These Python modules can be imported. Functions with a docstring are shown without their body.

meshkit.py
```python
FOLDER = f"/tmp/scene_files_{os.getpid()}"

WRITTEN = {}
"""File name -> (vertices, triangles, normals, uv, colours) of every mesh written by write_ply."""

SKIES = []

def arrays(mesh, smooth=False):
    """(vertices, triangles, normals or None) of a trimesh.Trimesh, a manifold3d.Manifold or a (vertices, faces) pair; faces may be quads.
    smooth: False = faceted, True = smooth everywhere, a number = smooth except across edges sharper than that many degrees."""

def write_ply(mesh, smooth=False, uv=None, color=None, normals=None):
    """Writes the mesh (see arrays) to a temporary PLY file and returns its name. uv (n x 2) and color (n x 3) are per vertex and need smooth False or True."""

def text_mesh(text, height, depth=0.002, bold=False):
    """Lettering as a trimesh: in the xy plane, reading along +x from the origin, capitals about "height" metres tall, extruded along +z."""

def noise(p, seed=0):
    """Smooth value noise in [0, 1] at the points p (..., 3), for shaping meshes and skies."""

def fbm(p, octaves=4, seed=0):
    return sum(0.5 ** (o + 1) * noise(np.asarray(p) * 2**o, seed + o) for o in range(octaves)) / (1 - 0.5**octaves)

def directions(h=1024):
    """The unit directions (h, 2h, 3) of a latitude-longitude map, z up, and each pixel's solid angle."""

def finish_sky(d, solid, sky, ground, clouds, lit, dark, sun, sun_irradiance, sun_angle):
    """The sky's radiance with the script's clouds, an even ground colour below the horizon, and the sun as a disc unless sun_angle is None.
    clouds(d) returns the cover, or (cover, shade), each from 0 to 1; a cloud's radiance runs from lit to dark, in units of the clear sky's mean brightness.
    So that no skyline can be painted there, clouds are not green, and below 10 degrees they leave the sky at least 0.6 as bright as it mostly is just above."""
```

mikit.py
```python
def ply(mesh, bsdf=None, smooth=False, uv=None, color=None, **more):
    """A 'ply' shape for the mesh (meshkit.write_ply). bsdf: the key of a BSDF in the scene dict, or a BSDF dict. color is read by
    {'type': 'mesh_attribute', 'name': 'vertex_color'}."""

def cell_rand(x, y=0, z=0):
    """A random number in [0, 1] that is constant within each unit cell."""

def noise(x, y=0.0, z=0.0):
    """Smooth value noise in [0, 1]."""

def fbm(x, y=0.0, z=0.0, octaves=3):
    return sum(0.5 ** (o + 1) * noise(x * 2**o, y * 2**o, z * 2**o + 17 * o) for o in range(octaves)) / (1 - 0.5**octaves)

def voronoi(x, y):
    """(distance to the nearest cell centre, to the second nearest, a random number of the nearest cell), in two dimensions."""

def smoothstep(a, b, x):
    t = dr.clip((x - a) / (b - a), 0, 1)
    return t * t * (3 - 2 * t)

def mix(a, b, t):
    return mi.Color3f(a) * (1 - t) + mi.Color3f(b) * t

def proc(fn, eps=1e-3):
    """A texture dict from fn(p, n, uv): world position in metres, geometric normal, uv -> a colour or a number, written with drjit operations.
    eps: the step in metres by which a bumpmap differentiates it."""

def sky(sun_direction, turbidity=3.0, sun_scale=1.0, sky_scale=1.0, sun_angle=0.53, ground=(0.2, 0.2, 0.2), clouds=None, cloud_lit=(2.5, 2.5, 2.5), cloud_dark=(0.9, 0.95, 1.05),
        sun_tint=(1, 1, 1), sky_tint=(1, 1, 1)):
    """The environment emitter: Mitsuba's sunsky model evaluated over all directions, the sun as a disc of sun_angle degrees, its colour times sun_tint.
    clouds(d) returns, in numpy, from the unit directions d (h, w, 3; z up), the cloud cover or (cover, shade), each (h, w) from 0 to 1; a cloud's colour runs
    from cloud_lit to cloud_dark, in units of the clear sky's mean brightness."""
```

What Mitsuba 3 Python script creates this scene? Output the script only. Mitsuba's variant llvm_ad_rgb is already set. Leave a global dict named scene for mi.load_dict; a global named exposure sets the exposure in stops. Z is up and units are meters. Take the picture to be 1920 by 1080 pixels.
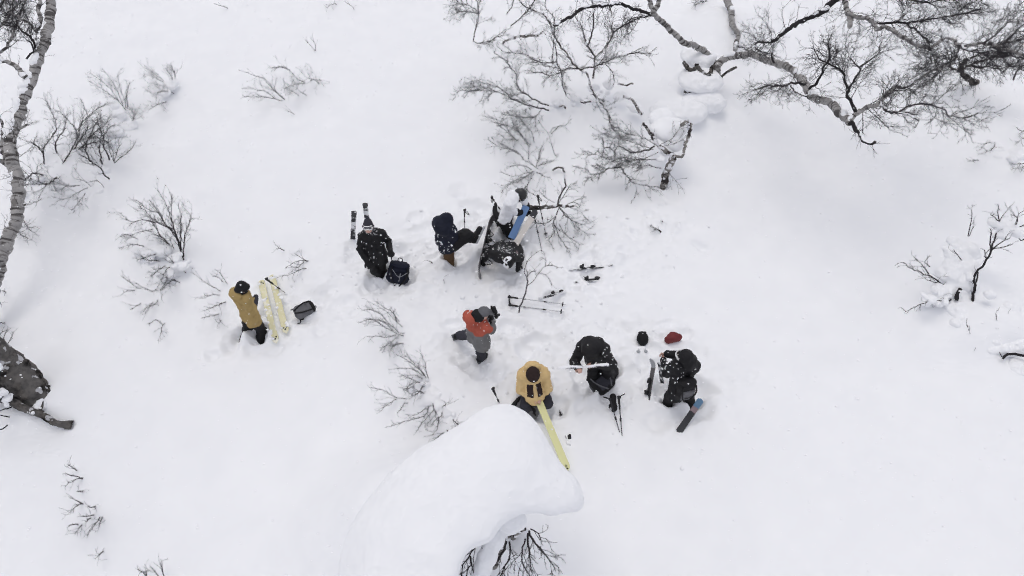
import math, json
import numpy as np
import trimesh
import drjit as dr
import mitsuba as mi
import mikit, meshkit

# ---------------------------------------------------------------- camera, sky, exposure
CAM = np.array([0.0, 0.0, 10.2])
DEP = math.radians(48)
FPX = 1300.0                                     # focal length in pixels of a 1920 wide picture
FWD = np.array([0, math.cos(DEP), -math.sin(DEP)])
UPV = np.array([0, math.sin(DEP), math.cos(DEP)])
T = mi.ScalarTransform4f
scene = {"type": "scene"}
labels = {}
scene["camera"] = {"type": "perspective", "fov": math.degrees(2 * math.atan(960 / FPX)), "fov_axis": "x",
                   "near_clip": 0.1, "far_clip": 2000.0,
                   "to_world": T().look_at(origin=CAM.tolist(), target=(CAM + FWD).tolist(), up=[0, 0, 1])}
scene["sky"] = mikit.sky([-0.16, 0.20, 1.0], turbidity=3, sun_scale=0.26, sun_angle=38, sun_tint=(0.88, 0.97, 1.1), clouds=lambda d: 1.0,
                         cloud_lit=(1.90, 1.945, 2.15), ground=(0.7, 0.71, 0.74))
exposure = 1.3


def at(px, py, z=0.0):
    """The point at height z that a pixel of the 1920 x 1080 survey of the place shows."""
    d = FWD * FPX + np.array([px - 960, 0, 0]) - UPV * (py - 540)
    return CAM + d * ((z - CAM[2]) / d[2])


def unit(v):
    v = np.asarray(v, float)
    return v / max(np.linalg.norm(v), 1e-9)


# ---------------------------------------------------------------- materials
def two(b):
    return {"type": "twosided", "bsdf": b}


def rough(name, rgb, r=0.85, spec=0.2, var=0.25, scale=9.0, **k):
    a = np.array(rgb, float)
    c0, c1 = (a * (1 - var)).tolist(), np.minimum(a * (1 + var), 1).tolist()
    fn = lambda p, n, uv: mikit.mix(c0, c1, mikit.fbm(p.x * scale, p.y * scale, p.z * scale))
    scene[name] = two({"type": "principled", "base_color": mikit.proc(fn), "roughness": r, "specular": spec, **k})


def flat(name, rgb, r=0.5, spec=0.4, **k):
    scene[name] = two({"type": "principled", "base_color": {"type": "rgb", "value": list(rgb)}, "roughness": r, "specular": spec, **k})


def f_snow(p, n, uv):
    t = mikit.fbm(p.x * 2.3, p.y * 2.3, p.z * 2.3, 4)
    return mikit.mix((0.845, 0.853, 0.872), (0.90, 0.905, 0.918), t)


def f_grain(p, n, uv):
    return mikit.fbm(p.x * 26, p.y * 26, p.z * 26, 3) + 0.5 * mikit.fbm(p.x * 6, p.y * 6, p.z * 6, 2)


scene["m_snow"] = two({"type": "bumpmap", "tex": mikit.proc(f_grain, 4e-3), "scale": 0.010,
                       "bsdf": {"type": "diffuse", "reflectance": mikit.proc(f_snow)}})
scene["m_fleck"] = two({"type": "diffuse", "reflectance": {"type": "rgb", "value": [0.93, 0.93, 0.94]}})


def f_birch(p, n, uv):
    rings = mikit.smoothstep(0.55, 0.63, mikit.fbm(p.x * 4, p.y * 4, p.z * 4 + uv.y * 15, 3))
    stain = mikit.fbm(p.x * 7, p.y * 7, p.z * 7, 4)
    c = mikit.mix((0.20, 0.193, 0.190), (0.44, 0.428, 0.42), stain)
    lent = mikit.smoothstep(0.70, 0.74, mikit.noise(uv.x * 5, uv.y * 46))
    c = mikit.mix(c, (0.09, 0.08, 0.075), 0.6 * lent)
    return mikit.mix(c, (0.045, 0.04, 0.04), rings * 0.85)


def f_oldbark(p, n, uv):
    t = mikit.fbm(p.x * 11, p.y * 11, p.z * 11, 4)
    v = mikit.smoothstep(0.40, 0.62, mikit.fbm(p.x * 4 + 9, p.y * 4, p.z * 4, 4))
    t = mikit.smoothstep(0.3, 0.72, t)
    c = mikit.mix((0.012, 0.011, 0.011), (0.13, 0.118, 0.108), t)
    c = mikit.mix(c, (0.19, 0.182, 0.175), v * 0.55)
    rime = mikit.smoothstep(0.66, 0.70, mikit.fbm(p.x * 9, p.y * 9, p.z * 9 + 40, 3))
    return mikit.mix(c, (0.6, 0.6, 0.62), rime * 0.8)


def f_mottled(p, n, uv):
    t = mikit.fbm(p.x * 16, p.y * 16, p.z * 16, 4)
    c = mikit.mix((0.12, 0.11, 0.105), (0.30, 0.285, 0.27), t)
    c = mikit.mix(c, (0.035, 0.03, 0.03), mikit.smoothstep(0.50, 0.58, mikit.fbm(p.x * 10 + 3, p.y * 10, p.z * 10, 4)))
    return mikit.mix(c, (0.78, 0.78, 0.80), mikit.smoothstep(0.57, 0.61, mikit.fbm(p.x * 12, p.y * 12 + 8, p.z * 12, 3)))


scene["m_mottled"] = two({"type": "bumpmap", "tex": mikit.proc(lambda p, n, uv: mikit.fbm(p.x * 24, p.y * 24, p.z * 24, 3), 2e-3), "scale": 0.03,
                          "bsdf": {"type": "principled", "base_color": mikit.proc(f_mottled), "roughness": 0.9, "specular": 0.15}})
scene["m_birch"] = two({"type": "bumpmap", "tex": mikit.proc(lambda p, n, uv: mikit.fbm(p.x * 30, p.y * 30, p.z * 30), 2e-3), "scale": 0.02,
                        "bsdf": {"type": "principled", "base_color": mikit.proc(f_birch), "roughness": 0.85, "specular": 0.2}})
scene["m_oldbark"] = two({"type": "bumpmap", "tex": mikit.proc(lambda p, n, uv: mikit.fbm(p.x * 18, p.y * 18, p.z * 18, 4), 2e-3), "scale": 0.10,
                          "bsdf": {"type": "principled", "base_color": mikit.proc(f_oldbark), "roughness": 0.9, "specular": 0.15}})
rough("m_twig", (0.026, 0.024, 0.026), 0.9, 0.15, 0.5, 5)
rough("m_twig_pale", (0.10, 0.095, 0.10), 0.9, 0.15, 0.4, 5)
rough("m_black", (0.0105, 0.0105, 0.012), 0.62, 0.18, 0.4, 14)
rough("m_black2", (0.0125, 0.012, 0.0135), 0.6, 0.2, 0.4, 14)
rough("m_navy", (0.008, 0.010, 0.021), 0.65, 0.18, 0.4, 12)
rough("m_mustard", (0.34, 0.245, 0.105), 0.9, 0.1, 0.16, 7)
rough("m_tan", (0.60, 0.435, 0.215), 0.85, 0.12, 0.14, 7)
rough("m_browncloth", (0.105, 0.065, 0.038), 0.9, 0.1, 0.25, 12)
rough("m_darkbrown", (0.030, 0.019, 0.018), 0.85, 0.15, 0.3, 12)
rough("m_red", (0.37, 0.088, 0.060), 0.85, 0.15, 0.18, 8)
rough("m_maroon", (0.14, 0.020, 0.022), 0.6, 0.3, 0.25, 14)
rough("m_greycloth", (0.155, 0.155, 0.158), 0.9, 0.1, 0.2, 9)
rough("m_darkgrey", (0.040, 0.040, 0.050), 0.85, 0.15, 0.25, 12)
rough("m_midgrey", (0.12, 0.121, 0.13), 0.85, 0.15, 0.25, 12)
rough("m_whitecloth", (0.76, 0.765, 0.79), 0.9, 0.1, 0.05, 8)
rough("m_skin", (0.52, 0.33, 0.27), 0.55, 0.35, 0.1, 20)
flat("m_helmet", (0.014, 0.014, 0.016), 0.35, 0.5)
flat("m_plastic", (0.012, 0.012, 0.014), 0.45, 0.4)
flat("m_whiteplastic", (0.75, 0.75, 0.75), 0.4, 0.4)
flat("m_lens", (0.10, 0.10, 0.11), 0.12, 0.7)
flat("m_metal", (0.42, 0.43, 0.45), 0.35, 0.5, metallic=0.9)
flat("m_shaft", (0.03, 0.03, 0.034), 0.4, 0.5)
flat("m_shaftgrey", (0.33, 0.34, 0.36), 0.4, 0.5)


def f_yellow(p, n, uv):
    t = mikit.fbm(p.x * 5, p.y * 5, p.z * 5, 3)
    frost = mikit.smoothstep(0.52, 0.72, mikit.fbm(p.x * 13, p.y * 13, p.z * 13 + 5, 3))
    c = mikit.mix((0.64, 0.60, 0.36), (0.72, 0.685, 0.44), t)
    return mikit.mix(c, (0.84, 0.84, 0.82), frost * 0.55)


scene["m_yellow"] = two({"type": "principled", "base_color": mikit.proc(f_yellow), "roughness": 0.5, "specular": 0.35})
rough("m_lime", (0.66, 0.65, 0.34), 0.5, 0.35, 0.08, 5)
rough("m_blue", (0.135, 0.245, 0.46), 0.45, 0.4, 0.08, 6)
rough("m_teal", (0.10, 0.20, 0.32), 0.45, 0.4, 0.15, 8)
rough("m_beige", (0.60, 0.565, 0.53), 0.9, 0.1, 0.06, 9)
rough("m_graphite", (0.030, 0.031, 0.036), 0.5, 0.35, 0.3, 18)
rough("m_pinkgrey", (0.27, 0.20, 0.215), 0.6, 0.3, 0.3, 18)
rough("m_topsheet", (0.10, 0.095, 0.10), 0.5, 0.35, 0.5, 16)


def f_frosted(p, n, uv):
    frost = mikit.smoothstep(0.42, 0.56, mikit.fbm(p.x * 9, p.y * 9, p.z * 9 + 3, 4))
    return mikit.mix((0.028, 0.028, 0.034), (0.78, 0.785, 0.80), frost)


scene["m_frosted"] = two({"type": "principled", "base_color": mikit.proc(f_frosted), "roughness": 0.7, "specular": 0.25})

# ---------------------------------------------------------------- registering entries
used = {}


def numbered(name):
    n = used.get(name, 0)
    used[name] = n + 1
    return name if n == 0 else f"{name}_{n:03d}"


def thing(name, label=None, cat=None, group=None):
    key = numbered(name)
    if label:
        labels[key] = {"label": label, "category": cat}
        if group:
            labels[key]["group"] = group
    return key


def part(parent, name, mesh, bsdf, smooth=True, label=None, kind=None, uv=None):
    key = numbered(parent + "__" + name)
    scene[key] = mikit.ply(mesh, bsdf, smooth, uv=uv)
    d = {}
    if label:
        d["label"] = label
    if kind:
        d["kind"] = kind
    if d:
        labels[key] = d
    return key


def cat_mesh(ms):
    return trimesh.util.concatenate([m if isinstance(m, trimesh.Trimesh) else trimesh.Trimesh(m[0], m[1], process=False) for m in ms])


# ---------------------------------------------------------------- implicit surfaces (blended shapes -> one continuous mesh)
class Field:
    def __init__(self, lo, hi, h):
        self.h = h
        self.lo = np.asarray(lo, float) - 2 * h
        self.n = np.ceil((np.asarray(hi, float) + 2 * h - self.lo) / h).astype(int) + 1
        self.D = np.full(self.n, 1.0, np.float32)

    def _win(self, lo, hi, m):
        a = np.clip(np.floor((lo - m - self.lo) / self.h).astype(int), 0, self.n - 1)
        b = np.clip(np.ceil((hi + m - self.lo) / self.h).astype(int) + 1, 1, self.n)
        if np.any(b <= a):
            return None, None
        sl = tuple(slice(i, j) for i, j in zip(a, b))
        ax = [(self.lo[k] + self.h * np.arange(a[k], b[k])).astype(np.float32) for k in range(3)]
        return sl, np.stack(np.meshgrid(*ax, indexing="ij"), -1)

    def _merge(self, sl, d, k, carve):
        o = self.D[sl]
        if carve:
            o, d2 = -o, d
            hh = np.clip(0.5 + 0.5 * (o - d2) / k, 0, 1)
            self.D[sl] = -(o * (1 - hh) + d2 * hh - k * hh * (1 - hh))
        else:
            hh = np.clip(0.5 + 0.5 * (o - d) / k, 0, 1)
            self.D[sl] = o * (1 - hh) + d * hh - k * hh * (1 - hh)

    def capsule(self, a, b, ra, rb=None, k=0.03, carve=False):
        rb = ra if rb is None else rb
        a, b = np.asarray(a, float), np.asarray(b, float)
        r = max(ra, rb)
        sl, P = self._win(np.minimum(a, b) - r, np.maximum(a, b) + r, k + 2 * self.h)
        if sl is None:
            return self
        ab = b - a
        t = np.clip(((P - a) @ ab) / max(ab @ ab, 1e-9), 0, 1)
        d = np.linalg.norm(P - a - t[..., None] * ab, axis=-1) - (ra + (rb - ra) * t)
        self._merge(sl, d, k, carve)
        return self

    def ellipsoid(self, c, rad, R=None, k=0.03, carve=False):
        c, rad = np.asarray(c, float), np.asarray(rad, float)
        m = rad.max()
        sl, P = self._win(c - m, c + m, k + 2 * self.h)
        if sl is None:
            return self
        q = P - c
        if R is not None:
            q = q @ np.asarray(R)            # columns of R: the local axes
        k0 = np.linalg.norm(q / rad, axis=-1)
        k1 = np.linalg.norm(q / rad ** 2, axis=-1)
        self._merge(sl, k0 * (k0 - 1) / np.maximum(k1, 1e-6), k, carve)
        return self

    def box(self, c, half, R=None, rnd=0.03, k=0.02, carve=False):
        c, half = np.asarray(c, float), np.asarray(half, float)
        m = np.linalg.norm(half) + rnd
        sl, P = self._win(c - m, c + m, k + 2 * self.h)
        if sl is None:
            return self
        q = P - c
        if R is not None:
            q = q @ np.asarray(R)
        q = np.abs(q) - (half - rnd)
        d = np.linalg.norm(np.maximum(q, 0), axis=-1) + np.minimum(q.max(-1), 0) - rnd
        self._merge(sl, d, k, carve)
        return self

    def plane(self, p, n):
        """Cuts away everything on the side of n."""
        ax = [(self.lo[k] + self.h * np.arange(self.n[k])) for k in range(3)]
        d = ((ax[0] - p[0]) * n[0])[:, None, None] + ((ax[1] - p[1]) * n[1])[None, :, None] + ((ax[2] - p[2]) * n[2])[None, None, :]
        self.D = np.maximum(self.D, d.astype(np.float32))
        return self

    def blur(self, s):
        from scipy.ndimage import gaussian_filter
        self.D = gaussian_filter(np.clip(self.D, -0.8, 0.8), s, mode="nearest")
        return self

    def mesh(self):
        D = self.D
        D[[0, -1]] = np.maximum(D[[0, -1]], 0.01)
        D[:, [0, -1]] = np.maximum(D[:, [0, -1]], 0.01)
        D[:, :, [0, -1]] = np.maximum(D[:, :, [0, -1]], 0.01)
        S = D < 0
        c = np.zeros(self.n - 1, np.int8)
        for i, j, k in np.ndindex(2, 2, 2):
            c += S[i:self.n[0] - 1 + i, j:self.n[1] - 1 + j, k:self.n[2] - 1 + k]
        cells = np.argwhere((c > 0) & (c < 8))
        idx = np.full(c.shape, -1, np.int64)
        idx[tuple(cells.T)] = np.arange(len(cells))
        corner = np.array(list(np.ndindex(2, 2, 2)))
        val = np.stack([D[tuple((cells + o).T)] for o in corner], 1).astype(float)
        acc, cnt = np.zeros((len(cells), 3)), np.zeros(len(cells))
        for a in range(8):
            for b in range(a + 1, 8):
                if np.abs(corner[a] - corner[b]).sum() != 1:
                    continue
                hit = (val[:, a] < 0) != (val[:, b] < 0)
                t = val[:, a] / np.where(hit, val[:, a] - val[:, b], 1)
                acc += np.where(hit[:, None], corner[a] + t[:, None] * (corner[b] - corner[a]), 0)
                cnt += hit
        V = self.lo + self.h * (cells + acc / cnt[:, None])
        quads = []
        for ax in range(3):
            u, w = (ax + 1) % 3, (ax + 2) % 3
            lo = [slice(None)] * 3
            hi = [slice(None)] * 3
            lo[ax], hi[ax] = slice(0, -1), slice(1, None)
            A, B = S[tuple(lo)], S[tuple(hi)]
            e = np.argwhere(A != B)
            e = e[(e[:, u] > 0) & (e[:, w] > 0)]
            eu, ew = np.eye(3, dtype=int)[u], np.eye(3, dtype=int)[w]
            q = np.stack([idx[tuple((e - eu - ew).T)], idx[tuple((e - ew).T)], idx[tuple(e.T)], idx[tuple((e - eu).T)]], 1)
            flip = ~A[tuple(e.T)]
            q[flip] = q[flip][:, ::-1]
            quads.append(q)
        q = np.vstack(quads)
        f = np.vstack([q[:, [0, 1, 2]], q[:, [0, 2, 3]]])
        return trimesh.Trimesh(V, f, process=False)


def wrinkle(m, amp, freq, seed=0, stretch=(1, 1, 1)):
    v = np.array(m.vertices)
    n = np.array(m.vertex_normals)
    w = meshkit.fbm(v * freq * np.array(stretch), 3, seed)
    w2 = 1 - np.abs(2 * meshkit.noise(v * freq * 1.7 * np.array(stretch) + 31, seed + 5) - 1) * 2
    m.vertices = v + n * ((w - 0.5) * amp * 1.4 + w2 * amp * 0.45)[:, None]
    return m


def split_faces(m, fn):
    """The mesh as two meshes: the faces whose centre answers fn, and the others."""
    c = m.triangles_center
    on = fn(c)
    keep = lambda s: m.submesh([np.nonzero(s)[0]], append=True, repair=False)
    return keep(on), keep(~on)


# ---------------------------------------------------------------- tubes
def smooth_line(P, step):
    """Catmull-Rom through the points, resampled about every step metres."""
    P = np.asarray(P, float)
    if len(P) == 2:
        n = max(2, int(np.linalg.norm(P[1] - P[0]) / step) + 1)
        return P[0] + np.linspace(0, 1, n)[:, None] * (P[1] - P[0])
    Q = np.vstack([2 * P[0] - P[1], P, 2 * P[-1] - P[-2]])
    out = []
    for i in range(1, len(Q) - 2):
        n = max(1, int(np.linalg.norm(Q[i + 1] - Q[i]) / step))
        t = np.arange(n)[:, None] / n
        a, b, c, d = Q[i - 1], Q[i], Q[i + 1], Q[i + 2]
        out.append(0.5 * (2 * b + (c - a) * t + (2 * a - 5 * b + 4 * c - d) * t ** 2 + (3 * b - a - 3 * c + d) * t ** 3))
    return np.vstack(out + [P[-1:]])


def tube(P, r, sides=None, cap=True):
    """(vertices, faces, uv) of a tube along P with radius r (a number or one per point)."""
    P = np.asarray(P, float)
    r = np.broadcast_to(np.asarray(r, float), len(P))
    if sides is None:
        m = r.max()
        sides = 3 if m < 0.006 else 4 if m < 0.014 else 6 if m < 0.035 else 12 if m < 0.12 else 24
    tan = np.gradient(P, axis=0)
    tan /= np.maximum(np.linalg.norm(tan, axis=1, keepdims=True), 1e-9)
    a = np.zeros_like(P)
    ref = np.array([0, 0, 1.0]) if abs(tan[0][2]) < 0.9 else np.array([1.0, 0, 0])
    a[0] = unit(np.cross(tan[0], ref))
    for i in range(1, len(P)):
        x = a[i - 1] - tan[i] * (a[i - 1] @ tan[i])
        a[i] = unit(x)
    b = np.cross(tan, a)
    th = np.arange(sides) / sides * 2 * np.pi
    V = P[:, None] + r[:, None, None] * (np.cos(th)[None, :, None] * a[:, None] + np.sin(th)[None, :, None] * b[:, None])
    n = len(P)
    i, j = np.meshgrid(np.arange(n - 1), np.arange(sides), indexing="ij")
    j2 = (j + 1) % sides
    q = np.stack([i * sides + j, i * sides + j2, (i + 1) * sides + j2, (i + 1) * sides + j], -1).reshape(-1, 4)
    f = np.vstack([q[:, [0, 1, 2]], q[:, [0, 2, 3]]])
    s = np.concatenate([[0], np.cumsum(np.linalg.norm(np.diff(P, axis=0), axis=1))])
    uv = np.stack([np.broadcast_to(th / 2 / np.pi, (n, sides)), np.broadcast_to(s[:, None], (n, sides))], -1).reshape(-1, 2)
    V = V.reshape(-1, 3)
    if cap:
        V = np.vstack([V, P[:1], P[-1:]])
        uv = np.vstack([uv, [[0.5, 0]], [[0.5, s[-1]]]])
        k = np.arange(sides)
        f = np.vstack([f, np.stack([np.full(sides, n * sides), (k + 1) % sides, k], 1),
                       np.stack([np.full(sides, n * sides + 1), (n - 1) * sides + k, (n - 1) * sides + (k + 1) % sides], 1)])
    return V, f, uv


def tubes(lines):
    """Many tubes as one mesh: lines of (P, r)."""
    if len(lines) > 40:
        return thin_tubes(lines), None
    Vs, Fs, Us, o = [], [], [], 0
    for P, r in lines:
        V, f, u = tube(P, r)
        Vs.append(V)
        Fs.append(f + o)
        Us.append(u)
        o += len(V)
    return (np.vstack(Vs), np.vstack(Fs)), np.vstack(Us)


def thin_tubes(lines):
    """The same for many thin twigs at once: three or four sided, in one go."""
    V, F, o = [], [], 0
    for sides, keep in ((3, [l for l in lines if l[1][0] < .0065]), (5, [l for l in lines if l[1][0] >= .0065])):
        if not keep:
            continue
        n = np.array([len(P) for P, _ in keep])
        P, r = np.vstack([P for P, _ in keep]), np.concatenate([np.broadcast_to(r, len(P)) for P, r in keep])
        first = np.concatenate([[0], np.cumsum(n)[:-1]])
        last = first + n - 1
        i = np.arange(len(P))
        a, b = np.maximum(i - 1, np.repeat(first, n)), np.minimum(i + 1, np.repeat(last, n))
        tan = P[b] - P[a]
        tan /= np.maximum(np.linalg.norm(tan, axis=1, keepdims=True), 1e-9)
        whole = np.repeat(P[last] - P[first], n, axis=0)
        ref = np.eye(3)[np.argmin(np.abs(whole), axis=1)]
        u = np.cross(tan, ref)
        u /= np.maximum(np.linalg.norm(u, axis=1, keepdims=True), 1e-9)
        w = np.cross(tan, u)
        th = np.arange(sides) / sides * 2 * np.pi
        V.append((P[:, None] + r[:, None, None] * (np.cos(th)[None, :, None] * u[:, None] + np.sin(th)[None, :, None] * w[:, None])).reshape(-1, 3))
        inner = np.ones(len(P), bool)
        inner[last] = False
        s = np.nonzero(inner)[0][:, None] * sides
        j, j2 = np.arange(sides)[None], (np.arange(sides)[None] + 1) % sides
        q = np.stack([s + j, s + j2, s + sides + j2, s + sides + j], -1).reshape(-1, 4) + o
        F += [q[:, [0, 1, 2]], q[:, [0, 2, 3]]]
        o += len(V[-1])
    return np.vstack(V), np.vstack(F)


def frame(x, up):
    """Columns: x, y, z of a frame with x along x and z near up."""
    x = unit(x)
    z = unit(np.asarray(up, float) - x * (np.asarray(up, float) @ x))
    return np.stack([x, np.cross(z, x), z], 1)


def placed(m, R, o):
    m = m.copy() if isinstance(m, trimesh.Trimesh) else trimesh.Trimesh(m[0], m[1], process=False)
    m.vertices = np.asarray(m.vertices) @ np.asarray(R).T + np.asarray(o)
    return m


def rbox(sx, sy, sz, c=(0, 0, 0), b=0.15):
    """A box with chamfered edges, centred on c."""
    s = np.array([sx, sy, sz]) / 2
    k = min(s) * b * 2
    pts = []
    for g in np.array(np.meshgrid([-1, 1], [-1, 1], [-1, 1])).T.reshape(-1, 3):
        for ax in range(3):
            q = g * (s - k)
            q[ax] = g[ax] * s[ax]
            pts.append(q + np.asarray(c))
    return trimesh.convex.convex_hull(np.array(pts))


def lumps(balls, h, seed, amp=.05, freq=5.5):
    """Snow lodged in the branches: blended balls (x, y, z, r) as one mesh."""
    b = np.array(balls)
    f = Field((b[:, :3] - b[:, 3:]).min(0) - .05, (b[:, :3] + b[:, 3:]).max(0) + .05, h)
    rng = np.random.default_rng(seed)
    for x, y, z, r in b:
        f.ellipsoid((x, y, z), (r * 1.0, r * .95, r * .48), None, r * .5)
        for _ in range(3):
            q = np.array([x, y, z]) + rng.normal(size=3) * r * np.array([.8, .8, .25])
            f.ellipsoid(q, (r * rng.uniform(.3, .65), r * rng.uniform(.3, .6), r * .32), None, r * .35)
    return wrinkle(f.mesh(), amp, freq, seed)

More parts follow.
